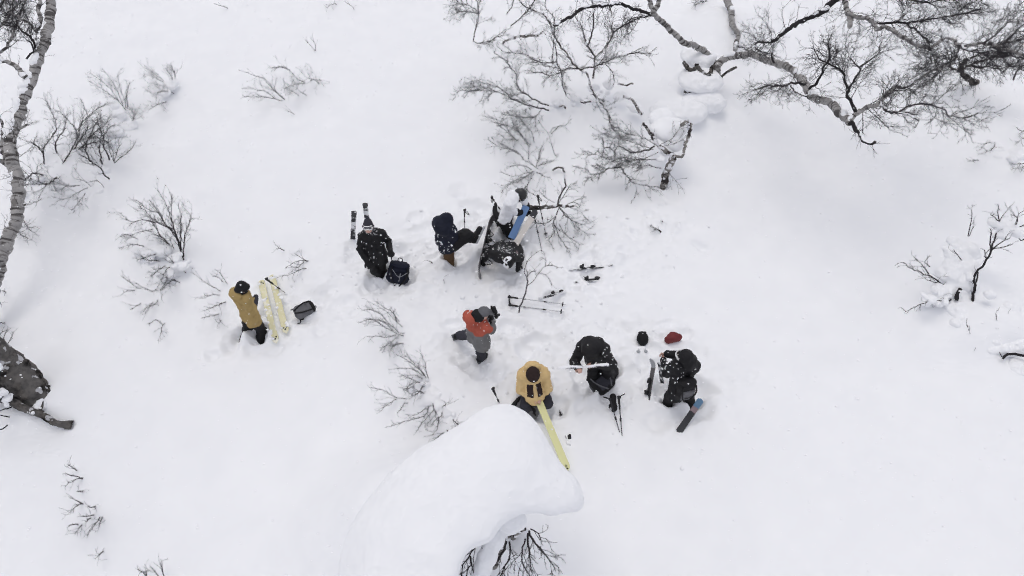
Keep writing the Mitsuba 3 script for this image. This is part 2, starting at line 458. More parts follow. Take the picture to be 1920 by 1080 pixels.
# ---------------------------------------------------------------- where the nine people stand: joints in metres
POSE = {
    'A': dict(head=(-4.72, 8.12, 1.18), neck=(-4.79, 8.17, 0.97), pel=(-4.75, 8.07, 0.49), shL=(-4.96, 8.23, 0.93), shR=(-4.68, 8.03, 1.01), elL=(-4.80, 8.03, 0.80), elR=(-4.65, 7.93, 0.74), wrL=(-4.70, 8.25, 0.70), wrR=(-4.65, 8.19, 0.70), hipL=(-4.82, 8.13, 0.48), hipR=(-4.69, 7.99, 0.50), kL=(-4.93, 8.08, 0.07), kR=(-4.67, 8.07, 0.07), aL=(-5.10, 7.94, -0.29), aR=(-4.75, 7.90, -0.30)),
    'B': dict(head=(-2.72, 9.64, 1.24), neck=(-2.69, 9.69, 1.02), pel=(-2.67, 9.53, 0.55), shL=(-2.50, 9.67, 1.02), shR=(-2.86, 9.61, 1.02), elL=(-2.42, 9.73, 0.75), elR=(-2.94, 9.51, 0.77), wrL=(-2.35, 9.48, 0.78), wrR=(-2.81, 9.37, 0.59), hipL=(-2.57, 9.56, 0.55), hipR=(-2.77, 9.53, 0.55), kL=(-2.63, 9.64, 0.13), kR=(-2.74, 9.54, 0.12), aL=(-2.65, 9.83, -0.25), aR=(-2.59, 9.67, -0.25)),
    'C': dict(head=(-1.23, 9.71, 1.32), neck=(-1.29, 9.75, 1.11), pel=(-1.29, 9.81, 0.61), shL=(-1.41, 9.88, 1.07), shR=(-1.15, 9.64, 1.09), elL=(-1.41, 9.77, 0.80), elR=(-1.13, 9.73, 0.82), wrL=(-1.29, 9.98, 0.70), wrR=(-1.10, 9.96, 0.71), hipL=(-1.35, 9.89, 0.61), hipR=(-1.28, 9.71, 0.61), kL=(-1.29, 9.98, 0.20), kR=(-0.92, 9.87, 0.78), aL=(-1.31, 10.05, -0.22), aR=(-0.82, 10.14, 0.47)),
    'D': dict(head=(0.17, 10.95, 0.90), neck=(0.03, 10.78, 0.92), pel=(-0.13, 10.76, 0.42), shL=(0.02, 10.96, 0.89), shR=(-0.06, 10.61, 0.92), elL=(0.26, 10.94, 0.73), elR=(0.06, 10.68, 0.66), wrL=(0.32, 11.01, 0.49), wrR=(0.22, 10.83, 0.53), hipL=(-0.11, 10.86, 0.45), hipR=(-0.17, 10.67, 0.45), kL=(-0.11, 10.92, 0.03), kR=(-0.03, 10.69, 0.05), aL=(-0.28, 11.30, -0.03), aR=(-0.25, 11.05, -0.00)),
    'E': dict(head=(-0.07, 9.25, 0.65), neck=(-0.17, 9.43, 0.59), pel=(-0.12, 9.88, 0.36), shL=(0.02, 9.44, 0.59), shR=(-0.34, 9.49, 0.62), elL=(0.16, 9.61, 0.41), elR=(-0.47, 9.70, 0.47), wrL=(0.13, 9.65, 0.15), wrR=(-0.56, 9.74, 0.23), hipL=(-0.03, 9.87, 0.39), hipR=(-0.22, 9.90, 0.39), kL=(0.14, 10.13, 0.09), kR=(-0.50, 10.07, 0.11), aL=(0.09, 10.51, -0.08), aR=(-0.28, 10.39, -0.03)),
    'F': dict(head=(-0.47, 7.29, 1.48), neck=(-0.58, 7.32, 1.28), pel=(-0.56, 7.37, 0.78), shL=(-0.73, 7.41, 1.25), shR=(-0.46, 7.18, 1.26), elL=(-0.47, 7.37, 1.14), elR=(-0.34, 7.31, 1.03), wrL=(-0.33, 7.38, 1.36), wrR=(-0.35, 7.33, 1.29), hipL=(-0.64, 7.43, 0.78), hipR=(-0.52, 7.27, 0.77), kL=(-0.77, 7.67, 0.44), kR=(-0.56, 7.47, 0.39), aL=(-0.96, 7.89, 0.13), aR=(-0.56, 7.53, -0.03)),
    'G': dict(head=(0.34, 6.49, 0.89), neck=(0.34, 6.67, 0.76), pel=(0.36, 6.77, 0.28), shL=(0.53, 6.62, 0.74), shR=(0.17, 6.59, 0.72), elL=(0.59, 6.50, 0.48), elR=(0.14, 6.48, 0.46), wrL=(0.45, 6.45, 0.27), wrR=(0.37, 6.36, 0.40), hipL=(0.46, 6.80, 0.28), hipR=(0.26, 6.79, 0.28), kL=(0.60, 6.41, 0.15), kR=(0.23, 6.39, 0.12), aL=(0.54, 6.80, -0.00), aR=(0.28, 6.79, -0.01)),
    'H': dict(head=(1.25, 6.79, 1.15), neck=(1.34, 6.98, 1.09), pel=(1.48, 6.99, 0.60), shL=(1.50, 6.87, 1.09), shR=(1.16, 6.95, 1.02), elL=(1.62, 6.62, 0.99), elR=(1.04, 6.81, 0.80), wrL=(1.35, 6.62, 0.98), wrR=(1.08, 6.59, 0.94), hipL=(1.58, 6.97, 0.62), hipR=(1.39, 7.04, 0.60), kL=(1.67, 6.93, 0.20), kR=(1.40, 6.93, 0.19), aL=(1.83, 7.20, -0.07), aR=(1.64, 7.07, -0.13)),
    'I': dict(head=(2.74, 6.53, 1.31), neck=(2.78, 6.57, 1.09), pel=(2.75, 6.47, 0.58), shL=(2.60, 6.49, 1.09), shR=(2.94, 6.57, 1.02), elL=(2.54, 6.57, 0.82), elR=(2.82, 6.82, 0.94), wrL=(2.52, 6.83, 0.81), wrR=(2.58, 6.90, 0.89), hipL=(2.71, 6.38, 0.60), hipR=(2.83, 6.54, 0.59), kL=(2.69, 6.53, 0.20), kR=(3.00, 6.61, 0.20), aL=(2.69, 6.53, -0.22), aR=(3.13, 6.52, -0.19)),
}
for _p in POSE.values():
    for _k in _p:
        _p[_k] = np.array(_p[_k])

# ---------------------------------------------------------------- the snow ground
DENT = []       # x, y, radius, depth
for _p in POSE.values():
    for _s in "LR":
        for _k, _l in (("a", -0.05), ("k", 0.12)):
            j = _p[_k + _s]
            if j[2] < (0.12 if _k == "a" else 0.14):
                DENT.append((j[0], j[1], 0.125 if j[2] < -0.1 else 0.17, 0.17 if j[2] < -0.1 else 0.13))


def dent(px, py, r, d, z=0.0):
    q = at(px, py, z)
    DENT.append((q[0], q[1], r, d))


for a in [(860, 478, .26, .22), (846, 500, .14, .12), (440, 640, .22, .12), (432, 655, .16, .09), (497, 585, .16, .14), (820, 525, .12, .1), (745, 470, .2, .16),
          (750, 490, .18, .14), (700, 530, .16, .14), (985, 655, .2, .14), (880, 650, .2, .12), (890, 690, .24, .12), (870, 682, .2, .1), (940, 560, .2, .1), (955, 610, .2, .1),
          (1015, 770, .18, .16), (1046, 760, .18, .16), (1090, 700, .2, .16), (1098, 725, .2, .14), (1140, 745, .16, .12), (1300, 740, .26, .16), (1318, 730, .2, .12), (1310, 775, .22, .12),
          (1285, 628, .14, .1), (1245, 735, .16, .12), (1236, 745, .14, .1), (960, 495, .22, .12), (945, 455, .2, .12), (950, 440, .16, .12), (765, 520, .2, .1), (720, 530, .16, .1),
          (1000, 480, .2, .1), (1035, 560, .16, .14), (1110, 520, .18, .1), (1225, 660, .16, .09), (1190, 700, .2, .08), (1230, 790, .2, .08), (690, 540, .2, .08), (660, 470, .14, .1),
          (880, 385, .2, .08), (800, 430, .25, .09), (780, 410, .2, .07), (860, 360, .2, .06), (905, 395, .2, .08), (975, 615, .16, .08), (1010, 640, .18, .08), (540, 590, .16, .06),
          (515, 655, .18, .07), (480, 650, .2, .1), (558, 480, .12, .06), (556, 505, .12, .08), (596, 560, .2, .06), (600, 620, .16, .05), (400, 668, .12, .08), (930, 540, .14, .06)]:
    dent(*a)
TRAMPLE0 = TRAMPLE = [(at(px, py)[:2], r) for px, py, r in [(480, 590, .9), (560, 590, .8), (700, 490, 1.2), (840, 460, 1.2), (950, 440, 1.5), (1080, 520, 1.1), (900, 640, 1.2), (1000, 720, 1.2), (1120, 690, 1.2), (1260, 710, 1.2),
                                                (620, 560, .8), (790, 520, 1.1), (960, 570, 1.1), (1050, 640, 1.0), (1200, 640, .9), (1240, 430, .6), (1150, 470, 1.2)]]
_r = np.random.default_rng(31)
for (_c, _rad) in TRAMPLE:                       # boot holes all over the trampled places
    for _ in range(int(5 * _rad)):
        q = _c + _r.normal(size=2) * _rad * .5
        DENT.append((q[0], q[1], _r.uniform(.08, .15), _r.uniform(.03, .10), _r.uniform(0, 3.14), _r.uniform(1.2, 2.1)))
MOUND = []      # x, y, radius x, radius y, height


def mound(px, py, rx, ry, h, z=0.0):
    q = at(px, py, z)
    MOUND.append((q[0], q[1], rx, ry, h))


for a in [(185, 300, 1.5, 1.2, .35), (150, 345, 1.0, .6, .3), (330, 480, .9, .8, .14), (120, 385, .9, .5, .25), (740, 740, 1.0, 1.2, .16), (820, 740, .8, .9, .14), (725, 605, .6, .6, .08),
          (530, 170, 1.2, .9, .14), (310, 175, .9, .7, .2), (1050, 200, 1.4, 1.2, .22), (1270, 215, .8, 1.1, .45), (1340, 60, 2.0, 1.6, .6), (1000, 95, 1.8, 1.2, .25),
          (1820, 610, .9, 1.1, .3), (1890, 640, 1.0, .8, .3), (1780, 540, .9, .8, .2), (1850, 420, 1.0, 1.0, .2), (1830, 160, 1.2, 1.0, .35), (1880, 250, 1.2, 1.0, .25), (1700, 310, 2.6, 2.0, .1), (470, 632, .34, .28, .18),
          (20, 470, .8, .8, .2), (130, 960, .9, 1.0, .08), (60, 760, .7, .5, .12), (1450, 400, 3.0, 2.0, .08), (1500, 800, 2.5, 2.0, .15), (300, 850, 2.2, 2.0, .2), (600, 250, 3.5, 2.5, .25), (560, 60, 4, 3, .3), (1240, 365, .7, .5, .12), (735, 1035, 1.25, 1.2, 1.45), (830, 960, .9, .8, .5)]:
    mound(*a)
PIT = []
for px, py, rx, ry, h in [(95, 815, .55, .35, .16), (1250, 372, .3, .25, .14), (1826, 162, .6, .3, .15), (1900, 676, .35, .22, .22), (1815, 690, .8, .4, .16), (960, 1045, .9, .7, .35), (40, 690, .9, .9, .15), (230, 330, .7, .35, .1)]:
    q = at(px, py)
    PIT.append((q[0], q[1], rx, ry, -h))


def terrain(x, y):
    x, y = np.asarray(x, float), np.asarray(y, float)
    p = np.stack([x, y, np.zeros_like(x)], -1)
    zone = np.zeros_like(x)
    for (cx, cy), r in TRAMPLE:
        zone = np.maximum(zone, np.exp(-((x - cx) ** 2 + (y - cy) ** 2) / (0.75 * r * r)))
    far = 1 - zone
    d = np.hypot(x, y - 9)
    z = far * ((meshkit.fbm(p * 0.22 + 3, 2, 4) - 0.5) * 0.45 + (meshkit.fbm(p * 0.9, 3, 9) - 0.5) * 0.12) * np.clip((d - 2) / 6, 0.15, 1)
    z += np.clip(d - 30, 0, None) * 0.05 + np.clip(d - 30, 0, 200) / 200 * (meshkit.fbm(p * 0.03, 3, 8) - 0.5) * 30
    lump = meshkit.fbm(p * 4.2, 3, 21)
    clod = np.maximum(meshkit.noise(p * 9.5, 5) - 0.55, 0)
    z += zone * ((lump - 0.5) * 0.18 + (meshkit.noise(p * 2.1, 2) - 0.5) * 0.16 + clod * 0.12)
    for cx, cy, rx, ry, h in MOUND + PIT:
        z += h * np.exp(-(((x - cx) / rx) ** 2 + ((y - cy) / ry) ** 2))
    wob = 1 + 0.7 * (meshkit.fbm(p * 5.0, 2, 77) - 0.5)
    for cx, cy, r, h, *more in DENT:
        a, asp = more if more else (cx * 7.0, 1.15)
        ex, ey = (x - cx) * math.cos(a) + (y - cy) * math.sin(a), (y - cy) * math.cos(a) - (x - cx) * math.sin(a)
        q = np.hypot(ex / asp ** .5, ey * asp ** .5) * wob / r
        z += -h * (1 - mikit_ss(0.50, 1.25, q)) + 0.10 * h * np.exp(-((q - 1.45) / 0.28) ** 2)
    return z


def mikit_ss(a, b, x):
    t = np.clip((x - a) / (b - a), 0, 1)
    return t * t * (3 - 2 * t)


def axis(lo, hi, h, end, grow=1.12):
    a = list(np.arange(lo, hi, h))
    s = h
    while a[-1] < end[1]:
        s = min(s * grow, 25)
        a.append(a[-1] + s)
    s = h
    while a[0] > end[0]:
        s = min(s * grow, 25)
        a.insert(0, a[0] - s)
    return np.array(a)


gx = np.concatenate([axis(-5.9, 4.0, 0.034, (-900, 900), 1.06)])
gy = axis(5.3, 11.6, 0.034, (-900, 900), 1.06)
GX, GY = np.meshgrid(gx, gy, indexing="ij")
GZ = terrain(GX, GY)
ni, nj = GX.shape
ii, jj = np.meshgrid(np.arange(ni - 1), np.arange(nj - 1), indexing="ij")
gq = np.stack([ii * nj + jj, (ii + 1) * nj + jj, (ii + 1) * nj + jj + 1, ii * nj + jj + 1], -1).reshape(-1, 4)
scene["snow_ground"] = mikit.ply((np.stack([GX, GY, GZ], -1).reshape(-1, 3), gq), "m_snow", True)
labels["snow_ground"] = {"label": "white trampled snow slope under the whole party", "kind": "structure"}


def ground(px, py, off=0.0):
    """The point of the snow that a survey pixel shows, off metres above it."""
    z = 0.0
    for _ in range(8):
        q = at(px, py, z + off)
        z = float(terrain(q[0], q[1]))
    return at(px, py, z + off)


_r = np.random.default_rng(44)
_ico, _ms = trimesh.creation.icosphere(1), []
for (_c, _rad) in TRAMPLE:                       # lumps of snow kicked up around the party
    for _ in range(int(22 * _rad)):
        q = _c + _r.normal(size=2) * _rad * .75
        _s = .008 + .030 * _r.random() ** 3
        v = _ico.vertices * _r.uniform(.6, 1.4, 3) * _s * (1 + .5 * (meshkit.noise(_ico.vertices * 2.2 + _r.random() * 50, 1)[:, None] - .5))
        _ms.append(trimesh.Trimesh(v + [q[0], q[1], float(terrain(q[0], q[1])) + _s * .3], _ico.faces, process=False))
scene["snow_clods"] = mikit.ply(cat_mesh(_ms), "m_snow", True)
labels["snow_clods"] = {"label": "small lumps of kicked up snow around the party", "kind": "stuff"}

# ---------------------------------------------------------------- people
def hand(f, wr, direction, palm, r, curl=0.5, size=1.0, k=0.006):
    """A palm, four unequal bent fingers and a thumb, blended into field f. palm: the way the palm faces."""
    d = unit(direction)
    n = unit(np.asarray(palm, float) - d * (np.asarray(palm, float) @ d))
    s = np.cross(d, n)
    kn = []
    for i, (o, fl) in enumerate(zip((-0.032, -0.011, 0.011, 0.030), (0.072, 0.080, 0.074, 0.058))):
        a = wr + s * o * 0.55 * size + d * 0.012
        b = wr + s * o * size + d * 0.085 * size
        f.capsule(a, b, r * 1.35, r * 1.2, 0.012)
        c, ang = b, curl * (0.55 + 0.12 * i)
        for j, seg in enumerate((0.46, 0.31, 0.23)):
            e = c + (d * math.cos(ang) + n * math.sin(ang)) * fl * seg * size
            f.capsule(c, e, r * (1.05 - 0.1 * j), r * (0.95 - 0.1 * j), k)
            c, ang = e, ang + curl * 0.9
    t0 = wr - s * 0.022 * size + d * 0.025 * size
    t1 = t0 + (-s * 0.035 + d * 0.03 + n * 0.012) * size
    t2 = t1 + (-s * 0.006 + d * 0.03 + n * 0.022) * size
    f.capsule(t0, t1, r * 1.35, r * 1.1, 0.010)
    f.capsule(t1, t2, r * 1.05, r * 0.85, k)


def head_frame(face, up):
    f = unit(face)
    u = unit(np.asarray(up, float) - f * (np.asarray(up, float) @ f))
    return np.stack([np.cross(f, u), f, u], 1)     # columns: right, forward, up


def person(key, J, look, up, jacket, trousers, glove=None, palms=((0, 0, -1), (0, 0, -1)), curl=0.6, boots="m_black", hem=0.13, bulk=1.0, seed=0, boot_dirs=None, bs=1.0, sole="m_midgrey", boot_leg=None, tb=1.0, front=()):
    """J: joints. Makes the continuous body and the clothes on it; returns the head's frame and centre."""
    J = dict(J)
    R = head_frame(look, up)
    hc = J["head"]
    pts = np.array(list(J.values()))
    lo, hi = pts.min(0) - 0.30, pts.max(0) + 0.30
    f = Field(lo, hi, 0.012 if glove else 0.0095)
    f.ellipsoid(hc, (0.076, 0.094, 0.112), R)
    f.ellipsoid(hc + R @ (0, 0.030, -0.065), (0.056, 0.066, 0.062), R, 0.03)                 # jaw
    f.capsule(hc + R @ (0, 0.092, -0.012), hc + R @ (0, 0.112, -0.038), 0.010, 0.015, 0.012)  # nose
    f.capsule(hc + R @ (-0.035, 0.084, 0.014), hc + R @ (0.035, 0.084, 0.014), 0.012, 0.012, 0.014)
    f.capsule(hc + R @ (-0.020, 0.084, -0.072), hc + R @ (0.020, 0.084, -0.072), 0.009, 0.009, 0.010)
    for s in (-1, 1):
        f.ellipsoid(hc + R @ (s * 0.033, 0.092, -0.008), (0.014, 0.010, 0.009), R, 0.006, carve=True)
        f.ellipsoid(hc + R @ (s * 0.080, -0.004, -0.020), (0.012, 0.022, 0.034), R, 0.008)
    f.capsule(J["neck"], hc + R @ (0, -0.015, -0.06), 0.062, 0.055)
    f.capsule(J["shL"], J["shR"], 0.055)
    f.capsule(J["hipL"], J["hipR"], 0.085)
    for s in "LR":
        f.capsule(J["neck"] * .6 + J["sh" + s] * .4, J["hip" + s], 0.085, 0.085, 0.05)
        f.capsule(J["sh" + s], J["el" + s], 0.046, 0.040)
        f.capsule(J["el" + s], J["wr" + s], 0.038, 0.028)
        f.capsule(J["hip" + s], J["k" + s], 0.072, 0.055)
        f.capsule(J["k" + s], J["a" + s], 0.060, 0.040)
    if not glove:
        for s, pn in zip("LR", palms):
            hand(f, J["wr" + s], J["wr" + s] - J["el" + s], pn, 0.0105, curl)
    part(key, "body", f.mesh(), "m_skin")
    # jacket: torso, sleeves and skirt in one shell
    f = Field(lo, hi, 0.0105)
    down = unit(J["pel"] - J["neck"])
    f.capsule(J["shL"], J["shR"], 0.088 * bulk, None, 0.05)
    f.capsule(J["neck"] * .72 + hc * .28, J["neck"] + down * .06, 0.068, 0.095, 0.05)
    for s in "LR":
        f.capsule(J["neck"] * .55 + J["sh" + s] * .45, J["hip" + s] + down * 0.02, 0.116 * bulk, 0.118 * bulk, 0.06)
        f.capsule(J["hip" + s], J["hip" + s] + down * (hem - 0.03), 0.126 * bulk, 0.126 * bulk, 0.05)
        f.capsule(J["sh" + s], J["el" + s], 0.076 * bulk, 0.064 * bulk, 0.025)
        f.capsule(J["el" + s], J["wr" + s], 0.064 * bulk, 0.050 * bulk, 0.018)
    f.plane(J["pel"] + down * hem, down)
    for a, b, ra, rb in front:
        f.capsule(a, b, ra, rb, 0.05)
    for s in "LR":
        d = unit(J["wr" + s] - J["el" + s])
    jm = wrinkle(f.mesh(), 0.030, 6.5, seed)
    # trousers
    f = Field(lo, hi, 0.0105)
    f.capsule(J["hipL"], J["hipR"], 0.098, None, 0.05)
    for s in "LR":
        f.capsule(J["hip" + s], J["k" + s], 0.108 * tb, 0.082 * tb, 0.03)
        f.capsule(J["k" + s], J["a" + s], 0.084 * tb, 0.076 * tb, 0.03)
    part(key, "trousers", wrinkle(f.mesh(), 0.026, 8.0, seed + 3), trousers)
    for s in "LR":
        a = J["a" + s]
        if a[2] > -0.16:
            d = boot_dirs[s] if boot_dirs else unit(np.cross(J["hipR"] - J["hipL"], (0, 0, -1))) * 0.9 + np.array([0, 0, -0.15])
            d = unit(d)
            g = Field(a - 0.36, a + 0.36, 0.011)
            leg = unit((boot_leg or {}).get(s, J["k" + s] - a))
            g.capsule(a + leg * 0.13 * bs, a - leg * 0.05 * bs, 0.076 * bs, 0.070 * bs)
            g.capsule(a - (leg * 0.06 + d * 0.05) * bs, a + (d * 0.15 - leg * 0.07) * bs, 0.056 * bs, 0.050 * bs)
            b = part(key, "boot", g.mesh(), boots)
            g = Field(a - 0.36, a + 0.36, 0.011)
            Rb = frame(d, leg)
            g.box(a + (d * 0.05 - leg * 0.125) * bs, (0.160 * bs, 0.060 * bs, 0.02), Rb, 0.015)
            part(b, "sole", g.mesh(), sole)
    if glove:
        for s, pn in zip("LR", palms):
            w, d = J["wr" + s], unit(J["wr" + s] - J["el" + s])
            g = Field(w - 0.26, w + 0.26, 0.0062)
            hand(g, w, d, pn, 0.019, curl, 1.25)
            g.capsule(w - d * 0.09, w + d * 0.01, 0.066, 0.052, 0.02)
            part(key, "glove", g.mesh(), glove)
    if isinstance(jacket, str):
        jk = part(key, "jacket", jm, jacket)
    else:
        jk = None
    return R, hc, jm, jk


def cap_shell(hc, R, grow, low, back=0.0, h=0.009, flat_top=1.0, rad=(0.076, 0.094, 0.112)):
    """A hat as a thick shell on the skull, open below the slanted line low."""
    rad = np.array(rad) + grow
    rad[2] *= flat_top
    f = Field(hc - 0.26, hc + 0.26, h)
    f.ellipsoid(hc + R @ (0, -0.006, 0.004), rad, R)
    n = unit(R @ np.array([0, back, -1.0]))
    f.plane(hc + R @ np.array([0, 0, low]), n)
    return f


def beanie(key, hc, R, bsdf, roll=True, pom=False):
    f = cap_shell(hc, R, 0.020, -0.012, 0.22, flat_top=1.04)
    f.ellipsoid(hc + R @ (0, -0.03, 0.105), (0.050, 0.055, 0.040), R, 0.04)
    b = part(key, "beanie", wrinkle(f.mesh(), 0.005, 30, 3), bsdf)
    if roll:
        g = Field(hc - 0.26, hc + 0.26, 0.009)
        th = np.linspace(0, 2 * np.pi, 25)
        ring = [hc + R @ np.array([0.098 * math.cos(t), -0.006 + 0.116 * math.sin(t), 0.002 + 0.026 * math.sin(t)]) for t in th]
        for a, c in zip(ring, ring[1:]):
            g.capsule(a, c, 0.017, 0.017, 0.01)
        part(b, "cuff", g.mesh(), bsdf)
    return b


def helmet(key, hc, R, bsdf="m_helmet"):
    f = cap_shell(hc, R, 0.042, -0.028, 0.30)
    for s in (-1, 1):
        f.ellipsoid(hc + R @ (s * 0.094, 0.0, -0.055), (0.024, 0.045, 0.055), R, 0.02)
    b = part(key, "helmet", f.mesh(), bsdf)
    for s in (-0.05, 0, 0.05):
        pts = [hc + R @ np.array([s, 0.130 * math.sin(t) - 0.006, 0.004 + 0.149 * math.cos(t)]) * (1 - 0.18 * abs(s) / 0.05) for t in (-0.5, -0.2, 0.1, 0.4)]
        g = tubes([(np.array([hc + R @ np.array([s, y, 0.148 * math.sqrt(max(0, 1 - (y / 0.130) ** 2 - (s / 0.112) ** 2))]) for y in (-0.07, -0.04, 0, 0.04, 0.07)]), 0.008)])[0]
        part(b, "vent", g, "m_plastic")
    return b


def goggles(key, hc, R, frame_bsdf, lens="m_lens", up=0.0, strap="m_plastic"):
    o = R @ np.array([0, 0, up])
    row = lambda rx, ry, z, t: hc + o + R @ np.array([rx * math.sin(t), ry * math.cos(t), z])
    ts = np.linspace(-0.85, 0.85, 13)
    top = [row(0.098, 0.128, 0.034, t) for t in ts]
    bot = [row(0.098, 0.128, -0.034 + 0.016 * math.exp(-(t / 0.22) ** 2), t) for t in ts[::-1]]
    loop = np.array(top + bot + top[:1])
    gk = part(key, "goggles", tubes([(smooth_line(loop, 0.012), 0.0115)])[0], frame_bsdf)
    V = np.array([q for a, b in zip(top, bot[::-1]) for q in (a, b)])
    F = [[2 * i, 2 * i + 1, 2 * i + 3, 2 * i + 2] for i in range(len(ts) - 1)]
    part(gk, "lens", (V, F), lens)
    band = np.array([row(0.100, 0.122, 0.004, t) for t in np.linspace(0.85, 2 * np.pi - 0.85, 26)])
    w = R @ np.array([0, 0, 0.017])
    V = np.vstack([np.array([b - w, b + w]) for b in band])
    F = [[2 * i, 2 * i + 1, 2 * i + 3, 2 * i + 2] for i in range(len(band) - 1)]
    part(gk, "strap", (V, F), strap)


def flecks(key, mesh, n, seed, rmax=0.010):
    """Snow that has settled on the cloth: small flattened lumps lying on it."""
    rng = np.random.default_rng(seed)
    nn, c = mesh.face_normals, mesh.triangles_center
    w = mesh.area_faces * np.clip(nn[:, 2] + 0.15, 0, 1) * (0.15 + meshkit.noise(c * 9, seed) ** 2)
    pick = rng.choice(len(w), n, p=w / w.sum())
    ico = trimesh.creation.icosphere(1)
    ms = []
    for i in pick:
        r = 0.0055 + rmax * rng.random() ** 3
        R = frame(rng.normal(size=3), nn[i])
        v = ico.vertices * np.array([r * rng.uniform(0.9, 1.9), r * rng.uniform(.7, 1.1), r * 0.55])
        ms.append(trimesh.Trimesh(v @ R.T + c[i] + nn[i] * 0.002, ico.faces, process=False))
    part(key, "clinging_snow", cat_mesh(ms), "m_fleck", True, kind="stuff")


PEOPLE = "party of nine people in the snow"


def hood(key, hc, R, bsdf, back=0.085, r=0.115):
    f = Field(hc - 0.35, hc + 0.35, 0.010)
    f.ellipsoid(hc + R @ (0, -back, -0.115), (r * 1.15, r * 0.72, r * 0.85), R)
    f.ellipsoid(hc + R @ (0, -back + 0.055, -0.06), (r * 0.8, r * 0.55, r * 0.7), R, 0.02, carve=True)
    return part(key, "hood", wrinkle(f.mesh(), 0.012, 12, 8), bsdf)


# A: by the pale yellow skis
J = POSE["A"]
k = thing("person", "person in a mustard jacket and black beanie, standing beside two pale yellow skis", "person", PEOPLE)
R, hc, jm, _ = person(k, J, (.8, .55, -.25), (0, 0, 1), "m_mustard", "m_black", "m_darkgrey", ((-.6, .3, 0), (-.6, .3, 0)), 0.9, seed=11)
beanie(k, hc, R, "m_black")
f = Field(hc - .3, hc + .3, .01)
f.ellipsoid(hc + R @ (0, 0.0, -0.075), (0.090, 0.098, 0.07), R)
part(k, "neck_warmer", wrinkle(f.mesh(), .006, 18, 2), "m_black")
hood(k, hc, R, "m_mustard", 0.085, 0.105)
flecks(k, jm, 22, 1)

# B: looking up at the camera
J = POSE["B"]
k = thing("person", "person in black with grey beanie and white goggles, looking up, one hand on a pole", "person", PEOPLE)
R, hc, jm, _ = person(k, J, (.12, -.85, .42), (0, .3, 1), "m_black", "m_black2", "m_black", ((.5, -.5, -.4), (0, 0, -1)), 0.9, seed=12, hem=.16, bulk=.90)
b = beanie(k, hc, R, "m_darkgrey")
f = Field(hc - .3, hc + .3, .009)
f.ellipsoid(hc + R @ (0, -.03, .15), (.036, .036, .034), R)
part(b, "bobble", wrinkle(f.mesh(), .008, 40, 4), "m_darkgrey")
goggles(k, hc, R, "m_whiteplastic", "m_lens", -0.004, "m_whiteplastic")
f = Field(hc - .3, hc + .3, .01)
f.ellipsoid(hc + R @ (0, -0.045, -0.05), (0.105, 0.075, 0.105), R)
part(k, "collar", wrinkle(f.mesh(), .008, 14, 2), "m_midgrey")
flecks(k, jm, 110, 2)

# C: navy jacket, one leg lifted
J = POSE["C"]
k = thing("person", "person in hooded navy jacket and brown trousers, lifting one booted leg off the snow", "person", PEOPLE)
R, hc, jm, _ = person(k, J, (.85, .45, -.5), (0, 0, 1), "m_navy", "m_browncloth", None, ((0, -.3, -1), (0, -.3, -1)), 0.5, seed=13, hem=.02, tb=1.25, bulk=1.24, bs=1.25, sole="m_shaftgrey",
                      boot_dirs={"L": (1, .2, -.2), "R": (.45, .75, .6)}, boot_leg={"R": (-1, -.1, .15)})
f = Field(hc - .4, hc + .4, .0105)
f.ellipsoid(hc + R @ (0, -.02, .0), (0.128, 0.135, 0.150), R)
f.ellipsoid(hc + R @ (0, -.06, -.13), (0.25, 0.17, 0.15), R, 0.09)
f.ellipsoid(hc + R @ (0, .13, -.02), (0.075, 0.09, 0.095), R, 0.02, carve=True)
part(k, "hood", wrinkle(f.mesh(), .016, 9, 6), "m_navy")
f = Field(J["kR"] - .6, J["kR"] + .6, .0105)
f.capsule(J["hipR"] * .7 + J["kR"] * .3, J["kR"], .155, .135)
f.capsule(J["kR"], J["aR"], .125, .105, .04)
part(k, "gaiter", wrinkle(f.mesh(), .022, 9, 9), "m_black", label="black overleg pulled over the lifted leg")
flecks(k, jm, 150, 3, .015)

# D: white jacket, crouching behind the blue ski
J = POSE["D"]
k = thing("person", "person in a white jacket and black helmet, crouching behind the blue ski", "person", PEOPLE)
R, hc, jm, _ = person(k, J, (.75, -.3, -.55), (.3, 0, 1), "m_whitecloth", "m_black", "m_black", ((0, 0, -1), (0, 0, -1)), 0.9, seed=14, hem=-.01, tb=1.25)
helmet(k, hc, R)
goggles(k, hc, R, "m_plastic", "m_lens", -0.01)
for s in "LR":
    f = Field(J["wr" + s] - .35, J["wr" + s] + .35, .0105)
    f.capsule(J["wr" + s] * .25 + J["el" + s] * .75, J["wr" + s], .074, .060)
    part(k, "sleeve_guard", wrinkle(f.mesh(), .012, 12, 3), "m_black", label="black forearm of the white jacket")
f = Field(hc - .3, hc + .3, .01)
f.ellipsoid(hc + R @ (0, .02, -.11), (0.085, 0.092, 0.055), R)
part(k, "neck_warmer", f.mesh(), "m_black")

P = smooth_line(np.array([at(929, 382, .62), at(928, 395, .58), at(933, 408, .52), at(942, 420, .44)]), .03)
part(k, "strap", tubes([(P, .045 * np.sin(np.linspace(.5, 2.9, len(P))) + .01)])[0], "m_black", label="black strap hanging at the side of the white jacket")

# E: down at the snowboard
J = POSE["E"]
k = thing("person", "person in black with a black and white patterned beanie, crouched beside the snowboard", "person", PEOPLE)
R, hc, jm, _ = person(k, J, (-.3, -.7, -.75), (-.2, -.5, 1), "m_black", "m_black2", "m_black", ((0, 0, -1), (0, 0, -1)), 0.8, seed=15, hem=.12)
f = cap_shell(hc, R, 0.024, -0.035, 0.2, 0.0075)
hat = wrinkle(f.mesh(), .004, 30, 3)


